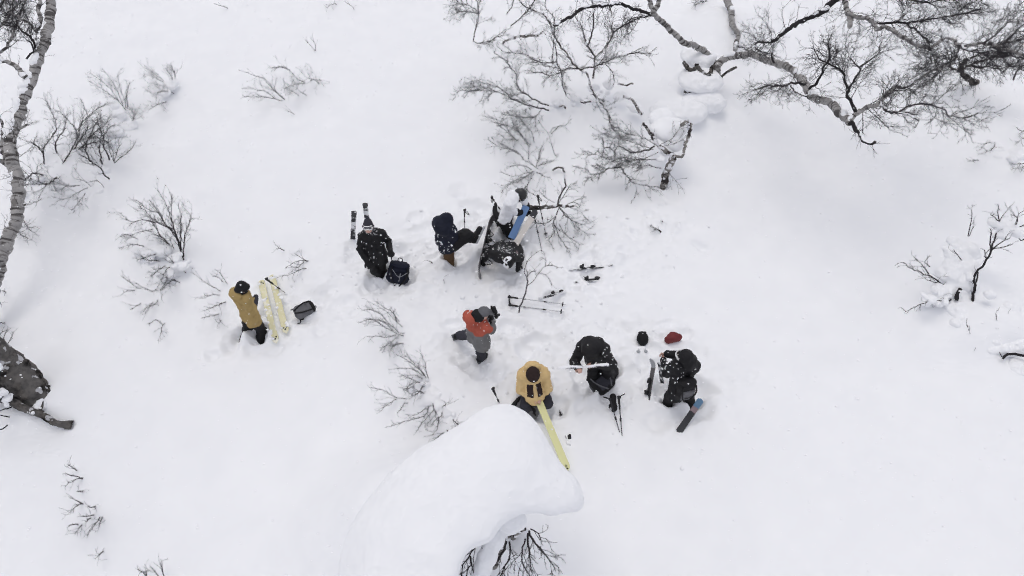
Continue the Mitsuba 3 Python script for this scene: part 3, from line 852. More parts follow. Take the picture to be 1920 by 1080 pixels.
def hat_pattern(c):
    q = (c - hc) @ R
    panel = ((q[:, 0] - .03) / .085) ** 2 + ((q[:, 2] - .075) / .075) ** 2 < 1
    u, v = q[:, 0] - .03, q[:, 1]
    ang = np.arctan2(v - .01, u)
    tri = (np.sin(ang * 3 + .6) > .35) & (np.hypot(u, v) > .022) & (np.hypot(u, v) < .075)
    return panel & ~tri


a, bb = split_faces(hat, hat_pattern)
b = part(k, "beanie", bb, "m_black")
part(b, "pattern", a, "m_whitecloth", label="white panel with dark triangles on the beanie")
hood(k, hc, R, "m_black2", .09, .10)
flecks(k, jm, 130, 5)

# F: red and grey jacket
J = POSE["F"]
k = thing("person", "person in a red and grey jacket and grey cap, holding a camera to the face", "person", PEOPLE)
R, hc, jm, _ = person(k, J, (.8, .35, -.35), (0, 0, 1), None, "m_darkgrey", "m_black", ((-.5, -.3, .2), (-.5, -.3, .2)), 1.0, seed=16, hem=.17, bulk=1.08)
ax_, rt_ = unit(J["neck"] - J["pel"]), unit(J["shR"] - J["shL"])


def red_zone(c):
    t = (c - J["pel"]) @ ax_ + 0.55 * ((c - J["pel"]) @ rt_) * -0.35
    arm = np.zeros(len(c), bool)
    for s in "LR":
        a, b = J["el" + s], J["wr" + s]
        u = np.clip(((c - a) @ (b - a)) / ((b - a) @ (b - a)), 0, 1)
        arm |= np.linalg.norm(c - a - u[:, None] * (b - a), axis=1) < 0.098
    return (t > .27) & ~arm


a, bb = split_faces(jm, red_zone)
jk = part(k, "jacket", bb, "m_greycloth")
part(jk, "yoke", a, "m_red", label="red upper half of the jacket")
hk = hood(k, hc, R, "m_red", .20, .10)
f = cap_shell(hc, R, 0.022, 0.012, 0.1)
b = part(k, "cap", f.mesh(), "m_midgrey")
f = Field(hc - .3, hc + .3, .008)
f.ellipsoid(hc + R @ (0, .125, .022), (.078, .075, .010), R)
part(b, "brim", f.mesh(), "m_midgrey")
f = Field(hc - .3, hc + .3, .009)
f.ellipsoid(hc + R @ (0, -.085, -.045), (0.112, 0.115, 0.105), R)
part(k, "hair", wrinkle(f.mesh(), .008, 30, 2), "m_black", label="dark hair below the cap")
flecks(k, jm, 50, 6, .010)
JF, RF, HF = J, R, hc

# G: kneeling in tan
J = POSE["G"]
k = thing("person", "person in a tan jacket with dark chest pockets, kneeling over a long lime yellow ski", "person", PEOPLE)
G0, G1 = J["neck"] + np.array([0, -.10, -.14]), J["pel"] + np.array([.01, -.33, .06])
R, hc, jm, _ = person(k, J, (.05, -.55, -.8), (0, -.9, 1), None, "m_darkgrey", None, ((0, 0, -1), (0, 0, -1)), 0.7, seed=17, hem=.08, bulk=1.06, front=[(G0, G1, .14, .13), (G0 * .4 + G1 * .6, G1, .15, .14)])
ax_, rt_ = unit(J["neck"] - J["pel"]), unit(J["shR"] - J["shL"])
fw_ = np.cross(ax_, rt_) * -1
fw_ = fw_ if fw_[1] < 0 else -fw_


def pockets(c):
    q = c - G0
    d = unit(G1 - G0)
    t = q @ d / np.linalg.norm(G1 - G0)
    u = q @ unit(np.cross(d, (0, 0, 1)))
    return (np.abs(np.abs(u) - .080 - .02 * (t - .5)) < .048) & (t > .02) & (t < .80) & (np.linalg.norm(q - (q @ d)[:, None] * d, axis=1) < .20) & (c[:, 2] > G0[2] * (1 - t) + G1[2] * t)


a, bb = split_faces(jm, pockets)
jk = part(k, "jacket", bb, "m_tan")
part(jk, "chest_pocket", a, "m_darkbrown", label="dark brown chest pockets")
f = cap_shell(hc, R, 0.038, -0.02, 0.15)
b = part(k, "cap", wrinkle(f.mesh(), .006, 16, 3), "m_darkbrown")
hood(k, hc, R, "m_tan", .10, .12)
flecks(k, jm, 12, 7, .008)

# H: big black jacket, bent over a snowy ski
J = POSE["H"]
k = thing("person", "person in a bulky black jacket bending over a snow covered ski held in bare hands", "person", PEOPLE)
R, hc, jm, _ = person(k, J, (-.45, -.6, -.75), (-.3, -.7, 1), "m_black2", "m_black", None, ((.1, -.2, -1), (.1, -.2, -1)), 1.1, seed=18, hem=.10, bulk=1.16)
f = Field(hc - .45, hc + .45, .0105)
f.ellipsoid(hc + R @ (0, -.02, .01), (0.128, 0.135, 0.150), R)
f.ellipsoid(hc + R @ (0, -.08, -.10), (0.19, 0.14, 0.12), R, 0.08)
f.ellipsoid(hc + R @ (0, .12, -.03), (0.07, 0.07, 0.09), R, 0.02, carve=True)
part(k, "hood", wrinkle(f.mesh(), .016, 8, 6), "m_black2")
flecks(k, jm, 60, 8)
JH = J

# I: black, seen from behind
J = POSE["I"]
k = thing("person", "person all in black seen from behind, raising both hands, just below the red pouch", "person", PEOPLE)
R, hc, jm, _ = person(k, J, (-.75, .35, -.35), (-.2, 0, 1), "m_black", "m_black2", None, ((.5, -.4, 0), (.5, -.4, 0)), 0.9, seed=19, hem=.16, bulk=1.10)
f = Field(hc - .4, hc + .4, .0105)
f.ellipsoid(hc + R @ (0, -.02, .0), (0.118, 0.125, 0.145), R)
f.ellipsoid(hc + R @ (0, -.05, -.12), (0.150, 0.11, 0.10), R, 0.06)
f.ellipsoid(hc + R @ (0, .12, -.02), (0.075, 0.09, 0.095), R, 0.02, carve=True)
part(k, "hood", wrinkle(f.mesh(), .016, 9, 6), "m_black")
goggles(k, hc, R, "m_whiteplastic", "m_lens", .05, "m_whiteplastic")
flecks(k, jm, 110, 9, .016)
JI = J

# ---------------------------------------------------------------- gear
def ski_mesh(L, w, t0, t1, tip=0.10, tail=0.03, waist=0.86, th=0.016, n=36):
    """The stretch t0..t1 of a ski of length L along x (tip at x = L), top at z = 0."""
    t = np.linspace(t0, t1, max(3, int(n * (t1 - t0))))
    prof = waist + (1 - waist) * (np.abs(2 * t - 1) ** 2)
    end = np.minimum(np.sqrt(np.clip(1 - ((t - 0.93) / 0.07) ** 2, 0, 1)) * (t > .93) + (t <= .93), 1)
    end = np.where(t < .03, np.sqrt(np.clip(1 - ((.03 - t) / .035) ** 2, 0, 1)), end)
    hw = w / 2 * prof * np.maximum(end, 0.12)
    z = tip * np.clip((t - .80) / .20, 0, 1) ** 2 + tail * np.clip((.12 - t) / .12, 0, 1) ** 2
    b = 0.003
    sec = lambda i: [(-hw[i], z[i] - b), (-hw[i] + b, z[i]), (hw[i] - b, z[i]), (hw[i], z[i] - b), (hw[i], z[i] - th + b), (hw[i] - b, z[i] - th), (-hw[i] + b, z[i] - th), (-hw[i], z[i] - th + b)]
    V = np.array([[t[i] * L, y, zz] for i in range(len(t)) for y, zz in sec(i)])
    F = [[i * 8 + j, i * 8 + (j + 1) % 8, (i + 1) * 8 + (j + 1) % 8, (i + 1) * 8 + j] for i in range(len(t) - 1) for j in range(8)]
    tri = [[0, k + 1, k] for k in range(1, 7)] + [[(len(t) - 1) * 8, (len(t) - 1) * 8 + k, (len(t) - 1) * 8 + k + 1] for k in range(1, 7)]
    F = np.array(F)
    return trimesh.Trimesh(V, np.vstack([F[:, [0, 2, 1]], F[:, [0, 3, 2]], tri]), process=False)


def ski(key, p0, p1, up, w, segs, tip=0.10, tail=0.03, ends=False, **k):
    """segs: (t0, t1, bsdf, name, label). The ski runs from its tail p0 to its tip p1."""
    L = np.linalg.norm(p1 - p0)
    R = frame(p1 - p0, up)
    for t0, t1, b, name, lab in segs:
        part(key, name, placed(ski_mesh(L, w, t0, t1, tip, tail, **k), R, p0), b, 30, lab)
    return R, L


def binding(key, R, o, s=1.0, loops=False):
    """Toe piece, heel piece, plate and brake, on the top side at o."""
    bk = part(key, "binding", placed(cat_mesh([rbox(.32 * s, .065 * s, .014, (0, 0, .009)), rbox(.09 * s, .07 * s, .045 * s, (.12 * s, 0, .036)), rbox(.05 * s, .05 * s, .035 * s, (.165 * s, 0, .03))]), R, o), "m_plastic", False)
    part(bk, "heel_piece", placed(cat_mesh([rbox(.085 * s, .062 * s, .065 * s, (-.12 * s, 0, .045)), rbox(.04 * s, .045 * s, .04 * s, (-.09 * s, 0, .085 * s))]), R, o), "m_plastic", False)
    arms = []
    for y in (-1, 1):
        arms.append((np.array([(-.05, y * .045, .012), (-.10, y * .075, .03), (-.17, y * .085, .055)]) * s, .006))
    part(bk, "brake", placed(tubes(arms)[0], R, o), "m_shaft")
    if loops:
        th = np.linspace(-.3, math.pi + .3, 14)
        lines = [(np.array([(x * s, .075 * s * math.cos(t), .02 + .10 * s * math.sin(t)) for t in th]), .011) for x in (-.09, .07)]
        part(bk, "strap", placed(tubes(lines)[0], R, o), "m_black")
        hb = np.array([(-.15 * s - .04 * math.sin(t), .085 * s * math.cos(t), .02 + .20 * s * math.sin(t)) for t in np.linspace(0, math.pi, 14)])
        part(bk, "highback", placed(tubes([(hb, .013)])[0], R, o), "m_plastic")
    return bk


def triangles(key, R, o, s, z, rows=((0, -1), (0, 1), (1, 0)), flip=1):
    """A three triangle emblem on the ski base, each a thin plate."""
    for a, b in rows:
        c = np.array([flip * a * s * .95, b * s * .55, z])
        q = np.array([(-.40, -.5, 0), (-.40, .5, 0), (.45, 0, 0)]) * s
        q[:, 0] *= flip
        V = np.vstack([q + c, q + c + (0, 0, .002)])
        F = [[0, 2, 1], [3, 4, 5], [0, 1, 4], [0, 4, 3], [1, 2, 5], [1, 5, 4], [2, 0, 3], [2, 3, 5]]
        m = trimesh.Trimesh(V @ R.T + o, F, process=False)
        part(key, "emblem", m, "m_plastic", False)


def pole(key, tip, grip, shaft="m_shaft", lower="m_shaft", strap=True, basket=True, strap_dir=(1, 0, -.6), cut=0.45, r=0.0085, strap_len=0.16):
    d = unit(grip - tip)
    L = np.linalg.norm(grip - tip)
    part(key, "shaft", tubes([(tip + d * L * np.linspace(cut, .9, 5)[:, None], r)])[0], shaft)
    part(key, "lower_shaft", tubes([(tip + d * L * np.linspace(0, cut, 5)[:, None], r * .85)])[0], lower)
    part(key, "clamp", tubes([(tip + d * (L * cut + np.array([-.03, .03]))[:, None], r * 1.9)])[0], "m_plastic")
    part(key, "clamp", tubes([(tip + d * (L * .72 + np.array([-.02, .02]))[:, None], r * 1.7)])[0], "m_plastic")
    side = unit(np.cross(d, (0.3, -.4, .8)))
    g = Field(grip - .3, grip + .3, .006)
    g.capsule(grip - d * .17, grip - d * .01, .017, .020)
    g.capsule(grip, grip + side * .028 - d * .008, .021, .016)
    part(key, "grip", g.mesh(), "m_plastic")
    if strap:
        s = unit(strap_dir) * strap_len
        sp = np.cross(unit(s), d) * .03
        loop = smooth_line(np.array([grip - d * .01, grip + s * .5 + sp, grip + s, grip + s * .5 - sp, grip - d * .02]), .02)
        part(key, "strap", tubes([(loop, .0085)])[0], "m_black")
    if basket:
        Rb = frame(np.cross(d, (0, .3, 1)), d)
        th = np.linspace(0, 2 * np.pi, 17)
        ring = np.stack([.045 * np.cos(th), .045 * np.sin(th), 0 * th], 1)
        ls = [(ring, .006)] + [(np.array([(0, 0, 0.01), (.045 * math.cos(t), .045 * math.sin(t), 0)]), .007) for t in (0, 1.57, 3.14, 4.71)]
        part(key, "basket", placed(tubes(ls)[0], Rb, tip + d * .06), "m_plastic")


def rucksack(key, c, up, out, size, body, lid, pocket, strap="m_black", seed=0, cords=None):
    """c: centre; up: towards the lid; out: away from the wearer's back; size: width, depth, height."""
    up, out = unit(up), unit(out)
    y = unit(out - up * (out @ up))
    R = np.stack([np.cross(y, up), y, up], 1)
    w, d, h = np.array(size) / 2
    f = Field(c - max(size) * .8, c + max(size) * .8, .011)
    f.box(c, (w, d, h), R, min(w, d) * .8, .03)
    f.ellipsoid(c + R @ (0, d * .2, -h * .45), (w * 1.08, d * 1.05, h * .5), R, .05)
    part(key, "main_bag", wrinkle(f.mesh(), .018, 9, seed), body)
    f = Field(c - max(size) * .9, c + max(size) * .9, .011)
    f.ellipsoid(c + R @ (0, d * .15, h * .98), (w * .98, d * 1.02, h * .22), R)
    part(key, "lid", wrinkle(f.mesh(), .012, 12, seed + 1), lid)
    f = Field(c - max(size) * .9, c + max(size) * .9, .011)
    f.box(c + R @ (0, d * 1.0, -h * .2), (w * .70, d * .30, h * .55), R, d * .25)
    part(key, "front_pocket", wrinkle(f.mesh(), .012, 12, seed + 2), pocket)
    for s in (-1, 1):
        loop = np.array([(s * w * .5, -d * .9, h * .85), (s * w * .75, -d * 1.9, h * .5), (s * w * .85, -d * 1.7, -h * .3), (s * w * .8, -d * .8, -h * .8)])
        part(key, "shoulder_strap", tubes([(smooth_line(loop @ R.T + c, .03), .020)])[0], strap)
        belt = np.array([(s * w * .9, -d * .6, -h * .75), (s * w * 1.25, -d * 1.0, -h * .85), (s * w * 1.4, -d * .9, -h * 1.0), (s * w * 1.35, -d * .8, -h * 1.25)])
        part(key, "hip_belt", tubes([(smooth_line(belt @ R.T + c, .03), .012)])[0], strap)
        edge = np.array([(s * w * .75, d * 1.0, h * .95), (s * w * .8, d * 1.38, h * .3), (s * w * .55, d * 1.42, -h * .4), (s * w * .2, d * 1.3, -h * .95)])
        part(key, "webbing", tubes([(smooth_line(edge @ R.T + c, .03), .014)])[0], strap)
    hl = np.array([(-w * .25, -d * .8, h * 1.02), (-w * .15, -d * .9, h * 1.3), (w * .15, -d * .9, h * 1.3), (w * .25, -d * .8, h * 1.02)])
    part(key, "haul_loop", tubes([(smooth_line(hl @ R.T + c, .02), .009)])[0], strap)
    if cords:
        zz = [np.array([(-w * .8, d * 1.35, h * .6), (0, d * 1.5, h * .1), (w * .7, d * 1.35, h * .75)]), np.array([(-w * .1, d * 1.45, h * .5), (-w * .1, d * 1.5, -h * .4)])]
        for q in zz:
            part(key, "cord", tubes([(smooth_line(q @ R.T + c, .03), .006)])[0], cords)
    return R


PALE = "m_yellow"
# the two pale yellow skis, bases up
for i, (a, b, lab) in enumerate([((489, 524), (517, 641), "pale yellow wide ski lying base up, the nearer to the person in mustard"), ((509, 514), (536, 622), "pale yellow wide ski lying base up, the one nearer the small grey rucksack")]):
    k = thing("ski", lab, "ski", "pair of pale yellow skis")
    p0, p1 = ground(*a, .11), ground(*b, .13)
    R, L = ski(k, p0, p1, (0, -.12, 1), .128, [(0, 1, PALE, "ski_base", None)], tip=-.03, tail=-.02, waist=.9)
    triangles(k, R, p0 + R @ (L * .925, 0, -.012), .05, .0, flip=1)
    triangles(k, R, p0 + R @ (L * .07, 0, -.004), .05, .0, flip=-1)
    tt = np.linspace(.03, .96, 24)
    for s in (-1, 1):
        ed = np.array([p0 + R @ (L * t, s * .0645 * (.9 + .1 * abs(2 * t - 1) ** 2), -.007 + (-.03 * max(0, (t - .8) / .2) ** 2)) for t in tt])
        part(k, "steel_edge", tubes([(ed, .0035)])[0], "m_metal")
    rg = np.random.default_rng(60 + i)
    lp = []
    for _ in range(9):
        t, y = rg.uniform(.05, .95), rg.choice([-1, 1]) * rg.uniform(.02, .075)
        lp.append((*(p0 + R @ (L * t, y, .0)), rg.uniform(.012, .040)))
    part(k, "stuck_snow", lumps(lp, .008, 60 + i, .012, 30), "m_snow", kind="stuff")
k = thing("ski_pole", "dark ski pole leaning over the far ends of the two pale yellow skis", "ski pole")
pole(k, ground(541, 554, -.05), at(499, 523, .42), strap=False, basket=False)
k = thing("backpack", "small grey and black rucksack lying in the snow right of the pale yellow skis", "backpack")
rucksack(k, ground(570, 582, .10), (.85, .5, .1), (-.1, -.35, 1), (.24, .15, .35), "m_midgrey", "m_black", "m_midgrey", seed=4)

# behind the person with white goggles
for a, b, hz, lab in [((661, 462), (664, 391), 1.02, "frosted dark ski standing upright on its own, left of the person with white goggles"), ((691, 442), (684, 376), .98, "frosted dark ski standing upright behind the head of the person with white goggles")]:
    k = thing("ski", lab, "ski", "pair of skis stuck upright in the snow")
    p0 = ground(*a, -.25)
    p1 = at(*b, hz)
    R, L = ski(k, p0, p1, (.2, -1, .35), .112, [(0, .8, "m_frosted", "ski_base", "ski base covered in frost"), (.8, 1, "m_graphite", "ski_tip", None)], tip=.07, tail=0)
k = thing("ski_pole", "black ski pole under the gloved hand of the person with white goggles", "ski pole")
pole(k, ground(737, 520, -.1), POSE["B"]["wrL"] + np.array([.03, -.05, .05]), strap=False, basket=False)
k = thing("backpack", "bulky navy rucksack with pale cords standing in the snow beside the person with white goggles", "backpack")
rucksack(k, ground(747, 512, .17), (.25, .35, 1), (.15, -1, .3), (.40, .26, .42), "m_navy", "m_navy", "m_navy", seed=5, cords="m_shaftgrey")

# beside the person in navy
k = thing("ski_pole", "single black ski pole with dangling strap, upright beside the person in the navy jacket", "ski pole")
pole(k, ground(871, 432, -.1), at(871, 394, .62), strap_dir=(.55, 0, -.8), basket=False)

# around the white jacket
k = thing("ski_pole", "black ski pole with a round wrist loop, leaning behind the white jacket", "ski pole")
pole(k, ground(946, 405, -.1), at(922, 370, .75), strap_dir=(.05, -.2, -1), basket=False, strap_len=.13)
P2 = "pair of poles by the bent dark tree"
k = thing("ski_pole", "dark ski pole crossing the bent dark trunk right of the black helmet", "ski pole", P2)
pole(k, ground(1024, 443, .03), at(1008, 367, .5), lower="m_shaft", strap_dir=(.5, -.2, -.7))
k = thing("ski_pole", "dark ski pole standing between the beige climbing skin and its twin pole", "ski pole", P2)
pole(k, ground(1016, 471, .0), at(999, 392, .5), lower="m_shaft", strap_dir=(.3, -.5, -.9), basket=False)
k = thing("ski", "bright blue ski held upright on its end in front of the white jacket", "ski")
cam_n = unit(CAM - at(975, 415, .4))
p0, p1 = at(958, 449, .22), at(988, 384, .68)
ski(k, p0, p1, cam_n, .155, [(.03, .97, "m_blue", "ski_base", None)], tip=0, tail=0, waist=.93)
k = thing("ski", "ski with a pale beige climbing skin, leaning beside the blue ski", "ski")
p0, p1 = at(957, 474, .22), at(1006, 393, .62)
cam_n = unit(CAM - at(985, 430, .3) + np.array([1.5, 0, 0]))
ski(k, p0, p1, cam_n, .135, [(.0, .16, "m_graphite", "ski_tail", None), (.16, .82, "m_beige", "climbing_skin", "pale beige climbing skin"), (.82, 1, "m_graphite", "ski_tip", None)], tip=0, tail=0, waist=.94)
k = thing("snowboard", "dark snowboard with two strap bindings standing on its long edge", "snowboard")
p0, p1 = ground(895, 527, .02), ground(922, 412, .02)
side = unit(np.cross(unit(p1 - p0), unit(CAM - p0))) + np.array([0, -.16, .16])
R = frame(p1 - p0, side)
wdir = R[:, 1]
o = p0 + (0.13 * wdir if wdir[2] > 0 else -0.13 * wdir)
L = np.linalg.norm(p1 - p0)
part(k, "deck", placed(ski_mesh(L, .27, 0, 1, .10, .08, .88, .012), R, o), "m_topsheet", 30)
for t in (.34, .64):
    binding(k, R, o + R @ (L * t, 0, 0), 1.05, loops=True)
k = thing("glove", "pale grey mitten lying on the crouched person's knees", "glove")
f = Field(at(960, 476, .38) - .3, at(960, 476, .38) + .3, .01)
Rg = frame(at(968, 472, .38) - at(950, 480, .38), (0, -.5, 1))
f.box(at(960, 475, .42), (.12, .055, .022), Rg, .02)
f.capsule(at(953, 478, .43), at(951, 471, .43), .022, .018)
part(k, "shell", f.mesh(), "m_pinkgrey")

# two poles lying with their straps joined
P3 = "pair of poles lying flat on the snow"
for a, b, lab in [((954, 557), (1061, 571), "silver ski pole lying flat, the upper of the parallel pair beside the thin sapling"), ((955, 572), (1058, 585), "silver ski pole lying flat, the lower of the parallel pair beside the thin sapling")]:
    k = thing("ski_pole", lab, "ski pole", P3)
    pole(k, ground(*b, .11), ground(*a, .13), "m_shaftgrey", "m_shaftgrey", strap_dir=(.05, -1 if a[1] < 560 else 1, .0), cut=.36, r=.0075)

# skis half buried
BUR = "skis half buried in fresh snow"


def buried(a, b, lab, bt=.5, w=.11, tilt=(0, .5, 1), off=.012, bs=.9):
    k = thing("ski", lab, "ski", BUR)
    p0, p1 = ground(*a, off), ground(*b, off)
    R, L = ski(k, p0, p1, tilt, w, [(0, 1, "m_frosted", "top_sheet", "top sheet dusted with snow")], tip=.04, tail=.01)
    if bt is not None:
        binding(k, R, p0 + R @ (L * bt, 0, 0), bs)
    return k


buried((1066, 506), (1150, 499), "half buried ski with a black binding, uppermost of the three by the sapling", .42, tilt=(0, .9, .7))
buried((1075, 528), (1170, 519), "half buried ski with a black binding, between the other two buried skis by the sapling", .36, off=.0, tilt=(0, .4, 1))
buried((1010, 560), (1062, 546), "snowy ski lying on its edge just above the two silver poles", .68, tilt=(.1, 1.0, .25), off=.05, bs=.75)
buried((1068, 835), (1052, 768), "half buried ski with a black binding, beside the lime yellow ski", .30, tilt=(.5, 0, 1), off=.0, bs=.8)

# the kneeling person's ski and pack
k = thing("ski", "long lime yellow ski reaching from the kneeling person's hands past the big snow mushroom", "ski")
p0, p1 = at(1009, 748, .33), ground(1065, 882, .10)
R, L = ski(k, p0, p1, (.1, 0, 1), .130, [(0, 1, "m_lime", "ski_base", None)], tip=.0, tail=0, waist=.93)
for q in (.935, .97):
    triangles(k, R, p0 + R @ (L * q, 0, .0015), .042, .0, rows=((0, 0),), flip=-1)
k = thing("backpack", "dark grey rucksack half hidden by the snow mushroom, beside the person in tan", "backpack")
rucksack(k, ground(984, 772, .12), (-.8, .55, .25), (.1, -.5, 1), (.36, .22, .42), "m_midgrey", "m_black", "m_darkgrey", seed=7)
k = thing("ski_pole", "black ski pole standing left of the person in tan, behind the snow mushroom", "ski pole")
pole(k, ground(942, 768, -.2), at(924, 729, .45), strap=True, basket=False, strap_dir=(.2, -.3, -.6), strap_len=.08)

# in the hands of the bent person
k = thing("ski", "snow covered ski held level by the person in the bulky black jacket", "ski")
hz = 1.0
p0, p1 = at(1044, 691, hz), at(1145, 685, hz + .02)
R, L = ski(k, p0, p1, (0, .8, .6), .07, [(0, 1, "m_frosted", "top_sheet", None)], tip=0, tail=0)
sn = [(p0 + R @ (L * t, 0, .012), .022 + .012 * math.sin(9 * t)) for t in np.linspace(.02, .98, 24)]
part(k, "snow", placed((lambda m: m)(tubes([(np.array([a for a, _ in sn]), np.array([b for _, b in sn]))])[0]), np.eye(3), 0), "m_snow", label="ridge of snow along the ski")
k = thing("backpack", "black rucksack with buckled straps lying in front of the person in the bulky black jacket", "backpack")
rucksack(k, ground(1128, 716, .12), (-.5, .55, .2), (.1, -.4, 1), (.38, .22, .38), "m_black", "m_black2", "m_darkgrey", strap="m_midgrey", seed=8)
P4 = "pair of poles below the black rucksack"
for a, b, sd, lab in [((1144, 748), (1163, 815), (-.8, .2, .1), "black ski pole with a tangled strap below the black rucksack, left one of the pair"), ((1160, 744), (1167, 823), (.7, .3, .1), "black ski pole with a tangled strap below the black rucksack, right one of the pair")]:
    k = thing("ski_pole", lab, "ski pole", P4)
    pole(k, ground(*b, -.02), ground(*a, .22), strap_dir=sd, basket=False, strap_len=.12)
k = thing("glove", "black glove lying by the pole grips below the black rucksack", "glove")
w0 = ground(1150, 752, .16)
f = Field(w0 - .3, w0 + .3, .0065)
hand(f, w0, np.array([.1, -1, -.25]), (0, -.2, -1), .017, .45, 1.15)
f.capsule(w0 + (0, .07, .02), w0, .058, .045, .02)
part(k, "shell", f.mesh(), "m_black")

# round pouch with two straps, red pouch
k = thing("stuff_sack", "round black pouch with two pale straps trailing down, left of the red pouch", "pouch")
c = ground(1205, 635, .10)
f = Field(c - .3, c + .3, .010)
Rk = frame((1, 0, 0), (0, -.55, 1))
f.ellipsoid(c, (.105, .13, .075), Rk)
f.capsule(c + Rk @ (-.05, .115, .0), c + Rk @ (.05, .115, .0), .022, .022, .02)
part(k, "bag", wrinkle(f.mesh(), .008, 14, 1), "m_black")
for s in (-1, 1):
    q = np.array([c + Rk @ (s * .045, -.10, 0), c + Rk @ (s * .05, -.17, -.05), ground(1204 + s * 6, 655, .03)])
    sk = part(k, "strap", tubes([(smooth_line(q, .02), .008)])[0], "m_shaftgrey")
    e = ground(1204 + s * 7, 659, .015)
    g = Field(e - .12, e + .12, .008)
    g.ellipsoid(e, (.035, .03, .02))
    part(sk, "end_pad", g.mesh(), "m_shaftgrey")
k = thing("stuff_sack", "dark red kidney shaped pouch lying in the snow above the person in black", "pouch")
c = ground(1262, 635, .06)
f = Field(c - .3, c + .3, .010)
f.capsule(c + (-.085, -.02, 0), c + (0, .025, .01), .075, .08, .06)
f.capsule(c + (0, .025, .01), c + (.10, .03, 0), .08, .068, .06)
part(k, "bag", wrinkle(f.mesh(), .014, 11, 6), "m_maroon")
part(k, "zip", tubes([(smooth_line(np.array([c + (-.10, .02, .07), c + (0, .055, .088), c + (.11, .055, .068)]), .02), .005)])[0], "m_black")

# beside the person in black
k = thing("ski", "dark ski with binding leaning upright left of the person in black", "ski")
p0, p1 = ground(1213, 752, -.04), at(1227, 674, .42)
R, L = ski(k, p0, p1, (-1, -.25, .5), .115, [(0, .22, "m_graphite", "ski_tail", None), (.22, .8, "m_topsheet", "top_sheet", None), (.8, 1, "m_shaftgrey", "ski_tip", "grey tip")], tip=.10, tail=0)
binding(k, R, p0 + R @ (L * .33, 0, 0), .85)
k = thing("ski", "snow plastered ski standing close against the left arm of the person in black", "ski")
ski(k, ground(1241, 722, -.05), at(1236, 678, .42), (-.8, -.6, .3), .09, [(0, 1, "m_frosted", "top_sheet", None)], tip=.03, tail=0)
k = thing("ski", "graphite ski with a rounded blue tip planted in the snow below the person in black", "ski")
p0, p1 = ground(1272, 811, .0), at(1316, 747, .36)
cn = unit(CAM - at(1293, 778, .15) + np.array([.5, 0, 0]))
R, L = ski(k, p0, p1, cn, .115, [(0, .60, "m_graphite", "ski_base", None), (.60, .74, "m_pinkgrey", "graphic_band", "pinkish band"), (.74, 1, "m_teal", "ski_tip", "rounded blue tip")], tip=-.05, tail=0, waist=.92)
k = thing("backpack", "snow dusted dark grey pack on the hips of the person in black", "backpack")
c = JI["pel"] * .62 + JI["neck"] * .38
nb = unit(np.cross(JI["shR"] - JI["shL"], (0, 0, 1)) * -1)
nb = nb if nb @ np.array([-.7, .5, 0]) < 0 else -nb
rucksack(k, c + nb * .20 + np.array([0, 0, -.02]), (0, 0, 1) + nb * .0, nb, (.30, .20, .40), "m_black2", "m_black", "m_midgrey", seed=9)

# the black thing in front of the face of the person with the red yoke
k = thing("compact_camera", "small black camera held up by the person in red and grey", "camera")
m = (JF["wrL"] + JF["wrR"]) / 2 + RF @ np.array([0, .07, .03])
f = Field(m - .2, m + .2, .007)
f.box(m, (.062, .022, .038), RF, .01)
f.capsule(m, m + RF @ np.array([0, .06, 0]), .026, .024, .006)
cb = part(k, "camera_body", f.mesh(), "m_plastic")
part(cb, "screen", placed(rbox(.075, .002, .048, (0, -.0235, 0)), RF, m), "m_lens", False)

# ---------------------------------------------------------------- trees and shrubs
def sprout(P, r, rng, out, level, spacing, length, ang=(0.4, 0.85), lift=0.2, t0=0.15, rmin=0.0030, wig=0.13, bias=None):
    """Grows side shoots from the line P (radius r per point) into out, level deep."""
    s = np.concatenate([[0], np.cumsum(np.sqrt((np.diff(P, axis=0) ** 2).sum(1)))])
    L = s[-1]
    if L < 0.06:
        return
    n = int(L * (1 - t0) / (spacing * .42) + rng.random())
    if n == 0:
        return
    us = (t0 + (1 - t0) * (np.arange(n) + rng.random(n)) / n) * L
    for u in us:
        i = min(max(int(np.searchsorted(s, u)), 1), len(P) - 1)
        tan = P[i] - P[i - 1]
        tan = tan / max(math.sqrt(tan @ tan), 1e-9)
        q = rng.normal(size=3)
        q -= tan * (tan @ q)
        q /= max(math.sqrt(q @ q), 1e-9)
        a = rng.uniform(*ang)
        d = tan * math.cos(a) + q * math.sin(a)
        d[2] += lift * .5
        if bias is not None:
            d = d + np.asarray(bias)
        l = length * rng.uniform(.45, 1.25) * (1.1 - .6 * u / L)
        k = max(3, int(l / 0.075))
        bend = tan * .08 + rng.normal(size=3) * .13
        bend[2] += lift * .12
        turns = bend + rng.normal(size=(k, 3)) * wig * 1.3
        D = d + np.cumsum(turns, 0)
        D /= np.sqrt((D ** 2).sum(1, keepdims=True))
        Q = np.vstack([P[i], P[i] + np.cumsum(D, 0) * (l / k)])
        ra = min(r[i] * .65, .0026 + .0085 * l)
        rr = np.linspace(max(ra, rmin), rmin * .75, len(Q))
        out.append((Q, rr))
        if level > 1:
            sprout(Q, rr, rng, out, level - 1, spacing * 1.12, l * .60, ang, lift, .2, rmin, wig, bias)


def rise(pts, z0, z1):
    """Survey pixels with heights running from z0 to z1 -> points."""
    pts = np.asarray(pts, float)
    s = np.concatenate([[0], np.cumsum(np.hypot(*np.diff(pts, axis=0).T))])
    return np.array([at(x, y, z0 + (z1 - z0) * u) for (x, y), u in zip(pts, s / s[-1])])


def crooked(P, rng, amp):
    w = np.zeros_like(P)
    for k in range(1, len(P) - 1):
        w[k] = .55 * w[k - 1] + rng.normal(size=3) * amp
    return P + w


